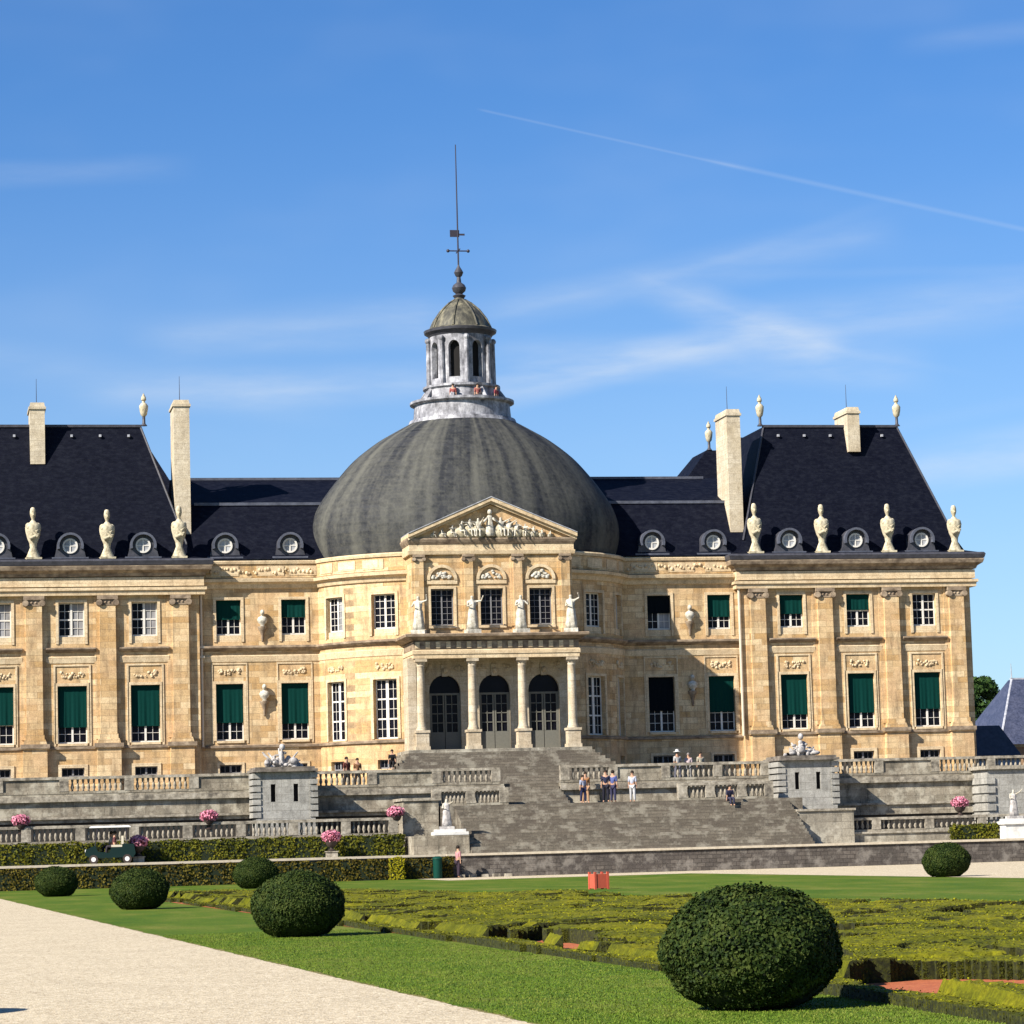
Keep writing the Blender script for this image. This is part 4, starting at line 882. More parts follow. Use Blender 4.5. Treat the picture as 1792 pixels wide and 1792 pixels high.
# busts on consoles on the wings
def bust_proto():
    t = bpy.data.objects.new('wall_bust', None); COL.objects.link(t)
    mb = MB(); mb.lathe([(.04, -.95), (.1, -.7), (.08, -.55), (.2, -.25), (.28, -.12), (.3, 0)], (0, -.1), 10); part('console', mb, 'ledge', t, True, 50)
    mb = MB(); mb.lathe([(.14, 0), (.12, .1), (.26, .22), (.34, .42), (.24, .56), (.09, .64), (.09, .7)], (0, -.22), 14, .75); mb.sphere((0, -.24, .84), .16, .9, 1, 1.2); mb.sphere((0, -.40, .82), .035); part('bust', mb, 'statue', t, True, 60); return t
bp = bust_proto()
for i, (x, z, lab) in enumerate([(-13.1, 15.3, 'upper bust between the left wing windows'), (-13.05, 10.75, 'lower bust between the left wing windows'), (13.88, 15.3, 'upper bust between the right wing windows'), (13.92, 10.9, 'lower bust in shade between the right wing windows')]):
    o = bp if i == 0 else copy_tree(bp); o.location = (x, YW, z); tag(o, 'pale stone %s on a bracket' % lab, 'bust', 'busts on the wing walls')
tag_ = None

# portico steps
mb = MB()
for i in range(12):
    z1 = 7.28-.19*i; y = YC-.9-.34*i; ex = 1.0+.25*i
    mb.box(PX0-ex*.9+.3, PX1+ex*.9-.3, y-.34, y, 4.7, z1-.19)
    mb.box(PX0-ex*.9+.3-.05, PX0-.5, y, -4 if i < 2 else y+.4, 4.7, z1-.19-.006)
part('portico_steps', mb, 'steps', CH)

# ------------------------------------------------------------------ terrace walls, balustrades, stairs
def wall_thing(name, label, boxes, mat, caps=(), cat='wall', capmat='cap', group=None):
    t = thing(name, label, cat, group=group); b = MB()
    for q in boxes: b.box(*q)
    part('masonry', b, mat, t)
    if caps:
        c = MB()
        for q in caps: c.box(*q)
        part('coping', c, capmat, t)
    return t
YF = -19.0
wall_thing('platform_wall', 'long pale grey stone platform wall left of the garden stairs', [(-90, -2.0, YF, YF+.6, 3.42, 4.97)], 'terrace_pale', [(-90, -2.0, YF-.22, YF, 4.55, 4.85), (-90, -5.5, YF-.16, YF, 3.62, 3.74)])
wall_thing('platform_wall', 'long pale grey stone platform wall right of the garden stairs', [(1.15, 90, YF, YF+.6, 2.75, 4.97)], 'terrace_pale', [(1.15, 90, YF-.22, YF, 4.55, 4.85), (14, 90, YF-.16, YF, 3.3, 3.42)])
for _w, (_a, _b, _z) in zip([o for o in bpy.data.objects if o.name.startswith('platform_wall')], ((-90, -2.0, 3.42), (1.15, 90, 2.75))):
    _m = MB(); _m.box(_a, _b, YF+.12, YF+.6, -1, _z); part('moat_base', _m, 'moat_shade', _w)  # recessed lower wall, coloured as the moat's shadow line
def balustrade(label, x0, x1, y, z, h=.92, pier=3.4, sp=.27, mat='terrace_pale', solid=False):
    t = thing('balustrade', label, 'balustrade', ((x0+x1)/2, y, z), group='stone balustrades on the terraces'); ox = (x0+x1)/2
    L = x1-x0; n = max(1, round(L/pier)); seg = L/n
    b = MB(); b.box(-L/2, L/2, -.17, .17, 0, .14); part('plinth', b, mat, t)
    b = MB(); b.box(-L/2, L/2, -.2, .2, h-.15, h-.03); b.box(-L/2, L/2, -.15, .15, h-.03, h); part('handrail', b, 'cap', t)
    for i in range(n+1):
        x = -L/2+seg*i; x = min(max(x, -L/2+.25), L/2-.25); b = MB(); b.box(x-.25, x+.25, -.19, .19, .14, h-.15); part('pier', b, 'cap', t)
    bm = MB(); hh = h-.29; bm.lathe([(.07, .14), (.05, .14+.1*hh), (.10, .14+.3*hh), (.075, .14+.5*hh), (.045, .14+.72*hh), (.07, .14+.85*hh), (.07, h-.15)], (0, 0), 7); me = bm.mesh('baluster', M['cap'], True)
    pts = []
    for i in range(n):
        a = -L/2+seg*i+.3; b2 = a+seg-.6; k = int((b2-a)/sp)
        if solid and i % 3 == 1: 
            s_ = MB(); s_.box(a-.05, b2+.05, -.1, .1, .14, h-.15); part('panel', s_, mat, t); continue
        pts += [a+(b2-a)*(j+.5)/k for j in range(k)]
    for x in pts[:99]: link(me, 'baluster', t, (x, 0, 0))
    return t
balustrade('upper grey balustrade in front of the left pavilion', -33, -15.6, YF+.15, 4.97, solid=True)
balustrade('upper grey balustrade between left trophy block and portico steps', -12.9, -2.2, YF+.15, 4.97, solid=True)
balustrade('upper grey balustrade right of the portico steps', 1.2, 13.2, YF+.15, 4.97, .95, solid=True)
balustrade('upper grey balustrade in front of the right pavilion', 16.3, 33, YF+.15, 4.97, .95, solid=True)
# trophy blocks
def trophy(label, x, y, seed):
    t = thing('trophy_block', label, 'monument', (x, y, 0), group='rusticated blocks carrying stone trophies')
    b = MB()
    W = Flat((-1.5, -1.3), (1.5, -1.3)); wall(b, W, 0, 3.0, 3.35, 5.85, [(.72, .98, 4.25, 5.2), (1.95, 2.21, 4.25, 5.2)], .25); wall(b, Flat((-1.5, 1.3), (-1.5, -1.3)), 0, 2.6, 3.35, 5.85); wall(b, Flat((1.5, -1.3), (1.5, 1.3)), 0, 2.6, 3.35, 5.85)
    b.box(-1.6, 1.6, -1.4, 1.4, 0, 3.35); part('block', b, 'terrace_white', t)
    for sx in (-1, 1):
        r = MB()
        for k in range(7): z = 3.42+k*.35; r.box(sx*1.54-.22, sx*1.54+.22, -1.36, 1.36, z, z+.27)
        part('quoin_bricks', r, 'terrace_white', t)
    d = MB(); d.box(-.8, -.5, -1.06, -1.03, 4.2, 5.25); part('slot', d, 'dark', t); d = MB(); d.box(.42, .74, -1.06, -1.03, 4.2, 5.25); part('slot', d, 'dark', t)
    c = MB(); c.box(-1.75, 1.75, -1.6, 1.6, 5.86, 6.0); c.box(-1.62, 1.62, -1.45, 1.45, 6.0, 6.12); part('coping', c, 'ledge_grey', t)
    random.seed(seed); tr = MB()
    robe(tr, 1.05, seed, (0, 0, 6.12)); tr.sphere((.02, 0, 7.22), .16, 1, 1, 1.2)
    for k in range(34):
        a = random.uniform(-1, 1); z = 6.15+random.random()*.9*(1-abs(a)*.8); tr.sphere((a*.95, random.uniform(-.3, .3), z), random.uniform(.07, .17), random.uniform(.7, 1.7), .8, random.uniform(.6, 1.5), 7, 5)
    for k in range(11):
        a = random.uniform(-1, 1); tr.tube((a*.3, 0, 6.2), (a*1.1, random.uniform(-.3, .2), 6.35+random.random()*.9), random.uniform(.05, .12), .04, 6)
    part('carved_trophy', tr, 'trophy', t, True)
M['terrace_white'] = ashlar('whitened_block_stone', (.36, .35, .32), (.46, .45, .41), (.33, .32, .29), (.20, .19, .17), 1.0, .42, stain=(.12, .12, .11), stain_amt=.7, bump=.4)
M['ledge_grey'] = noisy('dark_coping', [(.05, .045, .04), (.14, .12, .10), (.26, .23, .19)], 2)
M['trophy'] = noisy('trophy_stone', [(.16, .15, .145), (.36, .34, .33), (.52, .50, .47)], 4)
trophy('pale rusticated block with slots and carved trophy, below the left wing', -14.35, -19.6, 11)
trophy('grey rusticated block with slots and carved trophy, below the right pavilion', 14.9, -19.6, 12)
# court steps between the two balustrades, landing, grand stairs
def steps(name, label, x0, x1, y_top, z_top, n, rise, tread, mat='steps', splay=0, zb=None):
    t = thing(name, label, 'stairs'); b = MB(); zb = zb if zb is not None else z_top-n*rise-.3
    for i in range(n):
        z = z_top-rise*(i+1); y = y_top-tread*(i+1); b.box(x0-splay*i, x1+splay*i, y, y_top if i == 0 else y+tread+.001*0, zb, z)
    b.box(x0, x1, y_top-.004, y_top+.3, zb, z_top+.003); part('treads', b, mat, t); return t
steps('court_steps', 'short worn grey steps up from the landing to the court in the portico axis', -1.95, 1.1, YF+.3, 4.97, 7, .17, .36, splay=.04, zb=3.0)
mb = MB(); mb.box(-6.2, 14.0, -22.6, YF, .5, 3.78); tl = tag(part('stair_landing', mb, 'steps', None), 'broad grey stone landing above the wide garden stairs', 'landing')
steps('grand_stairs', 'very wide worn grey garden stairs below the landing', -5.4, 13.2, -22.6, 3.78, 15, .1705, .335, zb=0)
for (a, b, zt, zs, lab) in ((-6.5, -2.3, 4.72, 3.78, 'low stone parapet with white coping left of the landing'), (7.2, 12.6, 4.74, 3.78, 'low balustrade with white coping right of the landing')):
    balustrade(lab, a, b, -21.6, zs, zt-zs, 1.9, .2)
wall_thing('stair_flank_wall', 'grey stone flank wall at the left of the wide stairs', [(-8.4, -5.45, -27.0, -19.6, 0, 2.2), (-8.2, -6.3, -22.6, -19.3, 2.2, 4.1)], 'terrace_pale', [(-8.3, -6.2, -22.7, -19.3, 4.1, 4.25)], group='flank walls of the wide stairs')
wall_thing('stair_flank_wall', 'grey stone flank wall at the right of the wide stairs', [(13.25, 16.4, -24.2, -19.5, 0, 3.0)], 'terrace', [(13.2, 16.5, -24.3, -19.5, 3.0, 3.12)], group='flank walls of the wide stairs')
# near moat parapets with balustrades
wall_thing('moat_wall', 'low grey moat wall under the left flower balustrade', [(-60, -8.3, -23.2, -22.6, 0, 2.25)], 'terrace_pale', [(-60, -8.3, -23.3, -22.6, 2.2, 2.32)])
balustrade('pale lower balustrade behind the long clipped hedge, left of the stairs', -31, -8.6, -22.95, 2.3, .95, 2.9, .25)
wall_thing('moat_wall', 'low dark moat wall under the right flower balustrade', [(14.5, 60, -23.8, -23.2, 0, 1.72)], 'terrace', [(14.5, 60, -23.9, -23.2, 1.7, 1.8)])
balustrade('weathered lower balustrade right of the wide stairs', 14.8, 27, -23.5, 1.78, .8, 2.9, .3)
# retaining wall of the terrace
wall_thing('retaining_wall', 'long dark rubble retaining wall below the wide stairs and gravel strip', [(-6.8, 90, -28.3, -27.7, -.5, 1.12)], 'rubble', [(-6.9, 90, -28.4, -27.5, 1.12, 1.24)], capmat='gravel_light')
wall_thing('retaining_wall', 'pale path kerb wall behind the lower clipped hedge', [(-90, -6.85, -28.0, -27.7, -.5, 1.12)], 'terrace_pale', [(-90, -6.9, -28.3, -27.5, 1.12, 1.24)], capmat='gravel_light')
# right guard block cut by the frame
wall_thing('guard_block', 'rusticated pale stone guard block at the right edge, below the outbuilding', [(25.2, 28.4, -21.4, -18.8, 1.0, 5.1)]+[(25.1, 25.6, -21.5, -18.7, 1.3+.5*k, 1.65+.5*k) for k in range(7)], 'terrace_white', [(25.0, 28.6, -21.6, -18.6, 5.1, 5.3)], cat='monument')
# foreground pale panel blocks at foot of the retaining wall
mb = MB()
for k in range(5): mb.box(-6.4+k*.62, -6.4+k*.62+.36, -28.75, -28.45, 0, .16)
tag(part('foot_blocks', mb, 'cap', None), 'row of small pale stone blocks at the foot of the rubble wall', 'stones')

# ------------------------------------------------------------------ plants
def leaf_cloud(pts, nrm, size, asp=.6, jit=.5, seed=1):
    r = np.random.default_rng(seed); n = len(pts); nv = nrm+r.normal(0, jit, (n, 3)); nv /= np.linalg.norm(nv, axis=1)[:, None]
    a = np.cross(nv, r.normal(0, 1, (n, 3))); a /= np.linalg.norm(a, axis=1)[:, None]; b = np.cross(nv, a)
    sz = size*r.uniform(.6, 1.3, (n, 1)); a = a*sz; b = b*sz*asp
    v = np.empty((n, 4, 3)); v[:, 0] = pts-a; v[:, 1] = pts+b; v[:, 2] = pts+a; v[:, 3] = pts-b
    return v.reshape(-1, 3)
def quads_mesh(name, v, mat):
    n = len(v)//4; me = bpy.data.meshes.new(name); me.vertices.add(len(v)); me.vertices.foreach_set('co', v.astype(np.float32).ravel())
    me.loops.add(len(v)); me.loops.foreach_set('vertex_index', np.arange(len(v), dtype=np.int32)); me.polygons.add(n)
    me.polygons.foreach_set('loop_start', np.arange(0, len(v), 4, dtype=np.int32)); me.update(calc_edges=True); me.validate(); me.materials.append(mat); return me
def bush_meshes(nleaf, seed, size=.028):
    r = np.random.default_rng(seed); th = r.uniform(0, 2*np.pi, nleaf); cz = r.uniform(-1, 1, nleaf)
    cc = np.sqrt(1-cz**2); P = np.stack([cc*np.cos(th), cc*np.sin(th), cz], 1); 
    ph = r.uniform(0, 6, 8); bump = 1+.018*np.sin(P[:, 0]*5+ph[0]+P[:, 2]*3)+.016*np.sin(P[:, 1]*7+ph[1])+.016*np.sin(P[:, 2]*9+P[:, 0]*6+ph[2])+.012*np.sin(P[:, 0]*17+ph[3])*np.sin(P[:, 1]*15+P[:, 2]*13+ph[4])
    pos = P*bump[:, None]*np.array([.9, .9, .66]); pos[:, 2] = np.maximum(pos[:, 2]+.58, .03+r.uniform(0, .05, nleaf)); pos *= (1+r.normal(-.006, .013, (nleaf, 1))+.05*(r.uniform(0, 1, (nleaf, 1)) > .985)*r.uniform(0, 1, (nleaf, 1)))
    nr = P/np.array([.9, .9, .66]); nr /= np.linalg.norm(nr, axis=1)[:, None]
    return quads_mesh('foliage', leaf_cloud(pos, nr, size, .6, .55, seed), M['yew'])
lm1 = bush_meshes(34000, 1, .024); lm2 = bush_meshes(20000, 2, .03)
cm = MB(); cm.sphere((0, 0, .56), 1, .865, .865, .63, 24, 14); core_me = cm.mesh('core', M['yew_core'], True)
tm_ = MB(); tm_.tube((0, 0, -.05), (0, 0, .4), .09, .07); trunk_me = tm_.mesh('trunk', M['bark'], True)
bushes = [((-24.88, -151.6), 1.0, 'largest dark clipped dome bush in the right foreground', 1), ((-25.9, -122.0), 1.0, 'round dark clipped bush in the middle foreground beside the gravel path', 1),
          ((-26.75, -88.3), .99, 'squat dark clipped bush, second from the left edge', 2), ((-27.9, -53.9), 1.0, 'small clipped bush nearest the left edge of the lawn', 2),
          ((4.74, -72.6), 1.0, 'round clipped bush standing before the pale gravel at the right', 2), ((-18.8, -47.0), 1.12, 'clipped bush peeking out behind the middle foreground bush', 2),
          ((-33.95, -147.3), 1.02, 'clipped bush on the far left of the path, casting a shadow at the lower left', 2)]
for i, ((x, y), s_, lab, k) in enumerate(bushes):
    t = thing('clipped_bush', lab, 'topiary bush', (x, y, 0), random.uniform(0, 6), 'clipped dome bushes beside the path'); t.scale = (s_, s_, s_*random.uniform(.98, 1.03))
    link(lm1 if k == 1 else lm2, 'foliage', t); link(core_me, 'core', t); link(trunk_me, 'trunk', t)
def hedge(label, x0, x1, y0, y1, z0, z1, mat='hedge', dens=190, size=.06, seed=5, name='clipped_hedge', cat='hedge', group='clipped hedges along the terrace'):
    cx, cy = (x0+x1)/2, (y0+y1)/2; t = thing(name, label, cat, (cx, cy, z0), 0, group); X, Y, Z = (x1-x0)/2, (y1-y0)/2, z1-z0
    b = MB(); b.box(-X+.04, X-.04, -Y+.04, Y-.04, 0, Z-.04); part('core', b, 'yew_core', t)
    r = np.random.default_rng(seed); P = []; Nn = []
    def face(n, f, nn):
        u = r.uniform(0, 1, (n, 2)); P.append(f(u)); Nn.append(np.tile(nn, (n, 1)))
    face(int(4*X*0+2*X*Z*dens)+10, lambda u: np.stack([-X+2*X*u[:, 0], np.full(len(u), -Y), Z*u[:, 1]], 1), (0, -1, 0))
    face(int(2*X*2*Y*dens)+10, lambda u: np.stack([-X+2*X*u[:, 0], -Y+2*Y*u[:, 1], np.full(len(u), Z)], 1), (0, 0, 1))
    face(int(2*Y*Z*dens)+10, lambda u: np.stack([np.full(len(u), -X), -Y+2*Y*u[:, 0], Z*u[:, 1]], 1), (-1, 0, 0))
    face(int(2*Y*Z*dens)+10, lambda u: np.stack([np.full(len(u), X), -Y+2*Y*u[:, 0], Z*u[:, 1]], 1), (1, 0, 0))
    P = np.concatenate(P); Nn = np.concatenate(Nn).astype(float); P += Nn*(r.normal(0, .03, (len(P), 1))+.03*np.sin(P[:, :1]*2.3)+.03*np.sin(P[:, :1]*5.1+1))
    link(quads_mesh('foliage', leaf_cloud(P, Nn, size, .7, .5, seed), M[mat]), 'foliage', t); return t
hedge('lower clipped olive hedge along the lawn at the foot of the terrace', -52, -6.7, -28.95, -28.35, 0, 1.02, 'hedge_rust', 150, .07, 5)
hedge('upper clipped rusty green hedge on the left terrace', -33.5, -8.6, -25.2, -24.3, 1.22, 2.28, 'hedge', 170, .07, 6)
hedge('short clipped green hedge on the right terrace beside the pale plinth', 21.6, 24.2, -25.6, -24.9, 1.22, 2.0, 'hedge', 190, .07, 7)
hedge('clipped yellow hedge end with sunlight painted in, in front of the lower hedge', -10.05, -9.35, -29.6, -28.98, 0, 1.08, 'sunlit_hedge', 500, .04, 8, 'sunlit_hedge_end', 'shrub', None)  # separate block for the hedge's end, its sunlit look painted yellow

# box parterre
def inpoly(x, y, poly):
    c = np.zeros(x.shape, bool); n = len(poly)
    for i in range(n):
        x1, y1 = poly[i]; x2, y2 = poly[(i+1) % n]
        k = ((y1 > y) != (y2 > y)) & (x < (x2-x1)*(y-y1)/(y2-y1+1e-12)+x1); c ^= k
    return c
PPOLY = [(-23.75, -160), (-10.5, -160), (-10.8, -122), (-11.9, -112), (-14.3, -93), (-18.9, -77.7), (-24.0, -63.2), (-25.1, -66), (-23.5, -150)]
def parterre():
    r = np.random.default_rng(4)
    def field(X, Y):
        wx = X+.9*np.sin(Y*.42+.6)+.5*np.sin(Y*.95+X*.6); wy = Y+1.6*np.sin(X*.75+1)+.8*np.sin(X*1.5-Y*.2)
        g1 = np.sin(2*np.pi*wy/5.4+2.0*np.sin(wx*1.1)+.8*np.sin(wx*2.7)); g2 = np.sin(2*np.pi*wx/3.9+1.5*np.sin(wy*.5)); g3 = np.sin(2*np.pi*(wx*.8-wy*.22)/2.3+np.sin(wy*.9))
        return np.maximum(np.maximum(.12-g1, -.35-g2), -.8-g3)-.25
    g_edge = lambda X, Y: np.sin(X*1.7+Y*.9)+np.sin(Y*.43) > -1.0
    allv = []; tops = []; mi = []
    for cs, ya, yb in ((.07, -160, -135), (.12, -135, -110), (.18, -110, -62)):
        xs = np.arange(-25.6, -10.2, cs); ys = np.arange(ya, yb, cs); X, Y = np.meshgrid(xs, ys, indexing='ij'); f = field(X, Y)
        ins = inpoly(X, Y, PPOLY); inn = inpoly(X-.3, Y, PPOLY) & inpoly(X+.3, Y, PPOLY) & inpoly(X, Y-.5, PPOLY) & inpoly(X, Y+.5, PPOLY)
        H = ins & ((f > -.25) | (~inn & (g_edge(X, Y))))
        for ex, ey, ra, rb in ((-21.8, -150.6, 1.45, 3.0), (-22.9, -132.5, .5, 2.4)):
            H &= ~(((X-ex)/ra)**2+((Y-ey)/rb)**2 < 1+.06*np.sin(X*6+Y*4))
        for _k in range(3):      # drop stray single clumps
            Hq = np.pad(H, 1, mode='edge').astype(int); nb = Hq[:-2, 1:-1]+Hq[2:, 1:-1]+Hq[1:-1, :-2]+Hq[1:-1, 2:]+Hq[:-2, :-2]+Hq[2:, 2:]+Hq[:-2, 2:]+Hq[2:, :-2]; H &= nb >= 4
        nx, ny = X.shape; gx = np.append(xs, xs[-1]+cs)-cs/2; gy = np.append(ys, ys[-1]+cs)-cs/2; GX, GY = np.meshgrid(gx, gy, indexing='ij')
        hz = .25+.03*np.sin(GX*1.9+GY*.5)*np.sin(GY*.8)+.02*np.sign(np.sin(GX*1.3+GY*.21))*np.sign(np.sin(GY*.62+GX*.3))+.03*np.sin(GX*.7-GY*.33)+r.normal(0, .008, GX.shape)
        V4 = inpoly(GX-.5, GY, PPOLY) & inpoly(GX+.5, GY, PPOLY) & inpoly(GX, GY-.8, PPOLY) & inpoly(GX, GY+.8, PPOLY); hz = hz*np.where(V4, 1, .42)
        T = np.stack([GX+r.normal(0, cs*.05, GX.shape), GY+r.normal(0, cs*.05, GX.shape), hz], -1); B = T.copy(); B[..., 2] = 0.0
        I, Jj = np.nonzero(H); mi.append(np.zeros(len(I), np.int32)); allv.append(np.stack([T[I, Jj], T[I+1, Jj], T[I+1, Jj+1], T[I, Jj+1]], 1)); tops.append(np.stack([xs[I], ys[Jj], np.full(len(I), cs), hz[I, Jj]], 1))
        Hp = np.pad(H, 1, mode='edge')
        for di, dj, a, b in ((0, -1, (0, 0), (1, 0)), (0, 1, (1, 1), (0, 1)), (-1, 0, (0, 1), (0, 0)), (1, 0, (1, 0), (1, 1))):
            k = H & ~Hp[1+di:1+di+nx, 1+dj:1+dj+ny]; I, Jj = np.nonzero(k)
            mi.append(np.ones(len(I), np.int32)); allv.append(np.stack([B[I+a[0], Jj+a[1]], B[I+b[0], Jj+b[1]], T[I+b[0], Jj+b[1]], T[I+a[0], Jj+a[1]]], 1))
            if dj == -1 or di == -1: tops.append(np.stack([xs[I], ys[Jj], np.full(len(I), -cs), hz[I, Jj]], 1))
    v = np.concatenate(allv).reshape(-1, 3); me = quads_mesh('box_parterre', v, M['box_solid']); me.materials.append(M['box_side_shaded']); me.polygons.foreach_set('material_index', np.concatenate(mi))
    o = link(me, 'box_parterre'); tag(o, 'low yellow-green clipped box scrollwork covering the parterre bed', 'parterre', kind='stuff')
    t = np.concatenate(tops); w = t[:, 2]**2/np.maximum(1, (t[:, 1]+181)/28)**1.7*np.where(t[:, 2] < 0, 30, 1); sel = r.choice(len(t), 330000, p=w/w.sum()); t = t[sel]; cs = np.abs(t[:, 2]); sd = t[:, 2] < 0; n = len(t)
    z = np.where(sd, t[:, 3]*r.uniform(.1, 1, n), t[:, 3]+r.normal(0, .012, n)); y = t[:, 1]+np.where(sd, -.5, r.uniform(-.5, .5, n))*cs
    pts = np.stack([t[:, 0]+r.uniform(-.5, .5, n)*cs, y, z], 1); nn = np.where(sd[:, None], np.array([0, -1., .3]), np.array([0, 0, 1.]))
    far = np.maximum(1, (t[:, 1:2]+181)/30)**.6
    lv = leaf_cloud(pts, nn, .016*far, .6, .38, 9).reshape(n, 4, 3)
    link(quads_mesh('top_foliage', lv[~sd].reshape(-1, 3), M['box']), 'top_foliage', o); link(quads_mesh('side_foliage', lv[sd].reshape(-1, 3), M['box_leaf_shaded']), 'side_foliage', o)
def box_solid():
    m, N, L, b = mat_base('box_hedge_mass', .85); b.inputs['Specular IOR Level'].default_value = .15
    n = nnoise(N, L, nmap(N, L, (1, .6, 1)), 1.1, 5, .7); g = nnoise(N, L, nmap(N, L), 13, 5, .8)
    col = nramp(N, L, n, [(.35, (.050, .058, .002)), (.5, (.108, .112, .003)), (.68, (.19, .175, .005))])
    col = nmix(N, L, .8, col, nramp(N, L, g, [(.36, (.35, .35, .3)), (.6, (1.1, 1.1, 1.0))]), 'MULTIPLY'); L.new(col, b.inputs['Base Color']); nbump(N, L, b, g, .6, .05); return m
M['box_side_shaded'] = noisy('shaded_box_side', [(.006, .007, .002), (.022, .026, .003), (.06, .065, .005)], 16, .9)  # darker side growth, with shade of the gaps painted in as well
M['box_leaf_shaded'] = leaf_mat('shaded_old_box_leaf', [(.012, .015, .002), (.045, .050, .004), (.10, .10, .007)], 2)  # older side leaves, colour lowered further to hold the gap shade
M['box_solid'] = box_solid(); parterre()
# grass blades in the nearest lawn
def blades():
    r = np.random.default_rng(12); n = 90000; y = -158+r.uniform(0, 1, n)**1.6*40; x = np.array([pathx(q) for q in y])+.02+r.uniform(0, 1, n)*(4.0+.0*y)
    k = r.uniform(.006, .018, n); a = r.uniform(0, np.pi, n); dx, dy = np.cos(a)*.006, np.sin(a)*.006; lx, ly = r.normal(0, .008, n), r.normal(0, .008, n)
    v = np.empty((n, 4, 3)); v[:, 0] = np.stack([x-dx, y-dy, 0*x], 1); v[:, 1] = np.stack([x+dx, y+dy, 0*x], 1); v[:, 2] = np.stack([x+lx+dx*.3, y+ly+dy*.3, k], 1); v[:, 3] = np.stack([x+lx-dx*.3, y+ly-dy*.3, k], 1)
    o = link(quads_mesh('grass', v.reshape(-1, 3), M['blade']), 'grass'); tag(o, 'short mown grass blades along the gravel path edge', 'grass', kind='stuff')
blades()

# trees behind the right pavilion
def tree(label, x, y, h, rad, seed, zc=None):
    t = thing('tree', label, 'tree', (x, y, 4.9), 0, 'trees behind the palace'); r = np.random.default_rng(seed)
    b = MB(); b.tube((0, 0, 0), (0, 0, h*.55), .35, .2); 
    cl = []
    for k in range(26):
        a = r.uniform(0, 6.28); z = r.uniform(.12, .95)*h; rr = rad*math.sqrt(max(.1, 1-((z/h-.45)/.6)**2))*r.uniform(.3, .85); c = np.array([rr*math.cos(a), rr*math.sin(a), z]); cl.append((c, rad*r.uniform(.25, .42)))
        b.tube((0, 0, z*.5), tuple(c), .12, .04, 5)
    part('trunk', b, 'bark', t); P = []; Nn = []
    for c, q in cl:
        n = 420; d = r.normal(0, 1, (n, 3)); d /= np.linalg.norm(d, axis=1)[:, None]; P.append(c+d*q*r.uniform(.6, 1.05, (n, 1))*np.array([1, 1, .8])); Nn.append(d)
    link(quads_mesh('crown', leaf_cloud(np.concatenate(P), np.concatenate(Nn), .20, .65, .5, seed), M['tree']), 'crown', t)
for i, (x, y, h, rd, lab) in enumerate([(60.5, 78, 10.8, 4.0, 'dark leafy tree just right of the right pavilion corner'), (64.5, 84, 9.2, 3.6, 'lower dark tree half hidden by the outbuilding roof'), (56.5, 74, 9.6, 3.6, 'dark tree mostly hidden behind the right pavilion corner')]): tree(lab, x, y, h, rd, 40+i)

# outbuilding
OB = thing('outbuilding', 'distant brick outbuilding with steep blue slate hip roof at the right edge', 'building', (56, 45, 5))
b = MB(); b.box(-7.5, 10, -5, 5, 0, 3.3); part('wall', b, 'ob_wall', OB) if 'ob_wall' in M else None
M['ob_brick'] = ashlar('orange_brick', (.42, .20, .09), (.50, .26, .12), (.45, .30, .17), (.4, .33, .25), .25, .09, stain_amt=.2)
M['ob_slate'] = noisy('blue_grey_slate', [(.045, .055, .10), (.085, .095, .15)], 1.5, .45, fine=6)
b = MB(); wall(b, Flat((-7.0, -5), (10, -5)), 0, 17, 0, 3.3, [(2.6, 4.2, .5, 2.7), (6.5, 8.1, .5, 2.7)], .2); wall(b, Flat((-7.0, 5), (-7.0, -5)), 0, 10, 0, 3.3); part('wall', b, 'ob_brick', OB)
b = MB(); b.box(-7.12, -6.4, -5.1, -4.3, 0, 3.3); b.box(-4.9, -4.5, -5.06, -4.9, .3, 2.9); b.box(-2.7, -2.3, -5.06, -4.9, .3, 2.9); b.box(-7.2, 10, -5.14, -5.0, 3.1, 3.35); part('stone_quoins', b, 'trim', OB)
b = MB(); b.box(-4.4, -2.8, -4.85, -4.8, .5, 2.7); part('window', b, 'glass', OB)
b = MB(); hip(b, -7.7, 10.5, -5.6, 5.6, [(3.3, 0, 0, 0, 0), (3.7, .5, .5, .5, .5), (8.6, 3.4, 3.4, 5.1, 5.1)]); rf = part('roof', b, 'ob_slate', OB)
b = MB(); b.box(-4.3, 7.1, -.15, .15, 8.55, 8.75); b.tube((-7.2, -5.1, 3.7), (-4.3, -.3, 8.6), .1, .1, 6); b.tube((-4.2, 0, 8.7), (-4.2, 0, 9.9), .05, .02, 6); part('ridge_lead', b, 'lead', rf)
b = MB(); b.add([(-4.6, -4.9, 3.8), (-3.1, -4.9, 3.8), (-3.85, -4.9, 6.0), (-4.6, -3.0, 3.8), (-3.1, -3.0, 3.8), (-3.85, -3.0, 6.0)], [(0, 1, 2), (0, 2, 5, 3), (1, 4, 5, 2)]); part('dormer', b, 'lead', rf)
SH = thing('garden_shed', 'small grey roofed shed low beside the right pavilion, in front of the outbuilding', 'shed', (39.6, 18, 5))
b = MB(); b.box(-1.6, 1.9, -1.5, 1.5, 0, 1.6); part('wall', b, 'lead', SH)
b = MB(); b.add([(-1.8, -1.7, 1.6), (2.1, -1.7, 1.6), (2.1, 1.7, 1.6), (-1.8, 1.7, 1.6), (-1.2, 0, 4.0), (1.0, 0, 4.0)], [(0, 1, 5, 4), (1, 2, 5), (2, 3, 4, 5), (3, 0, 4)]); part('roof', b, 'lead_dark', SH)

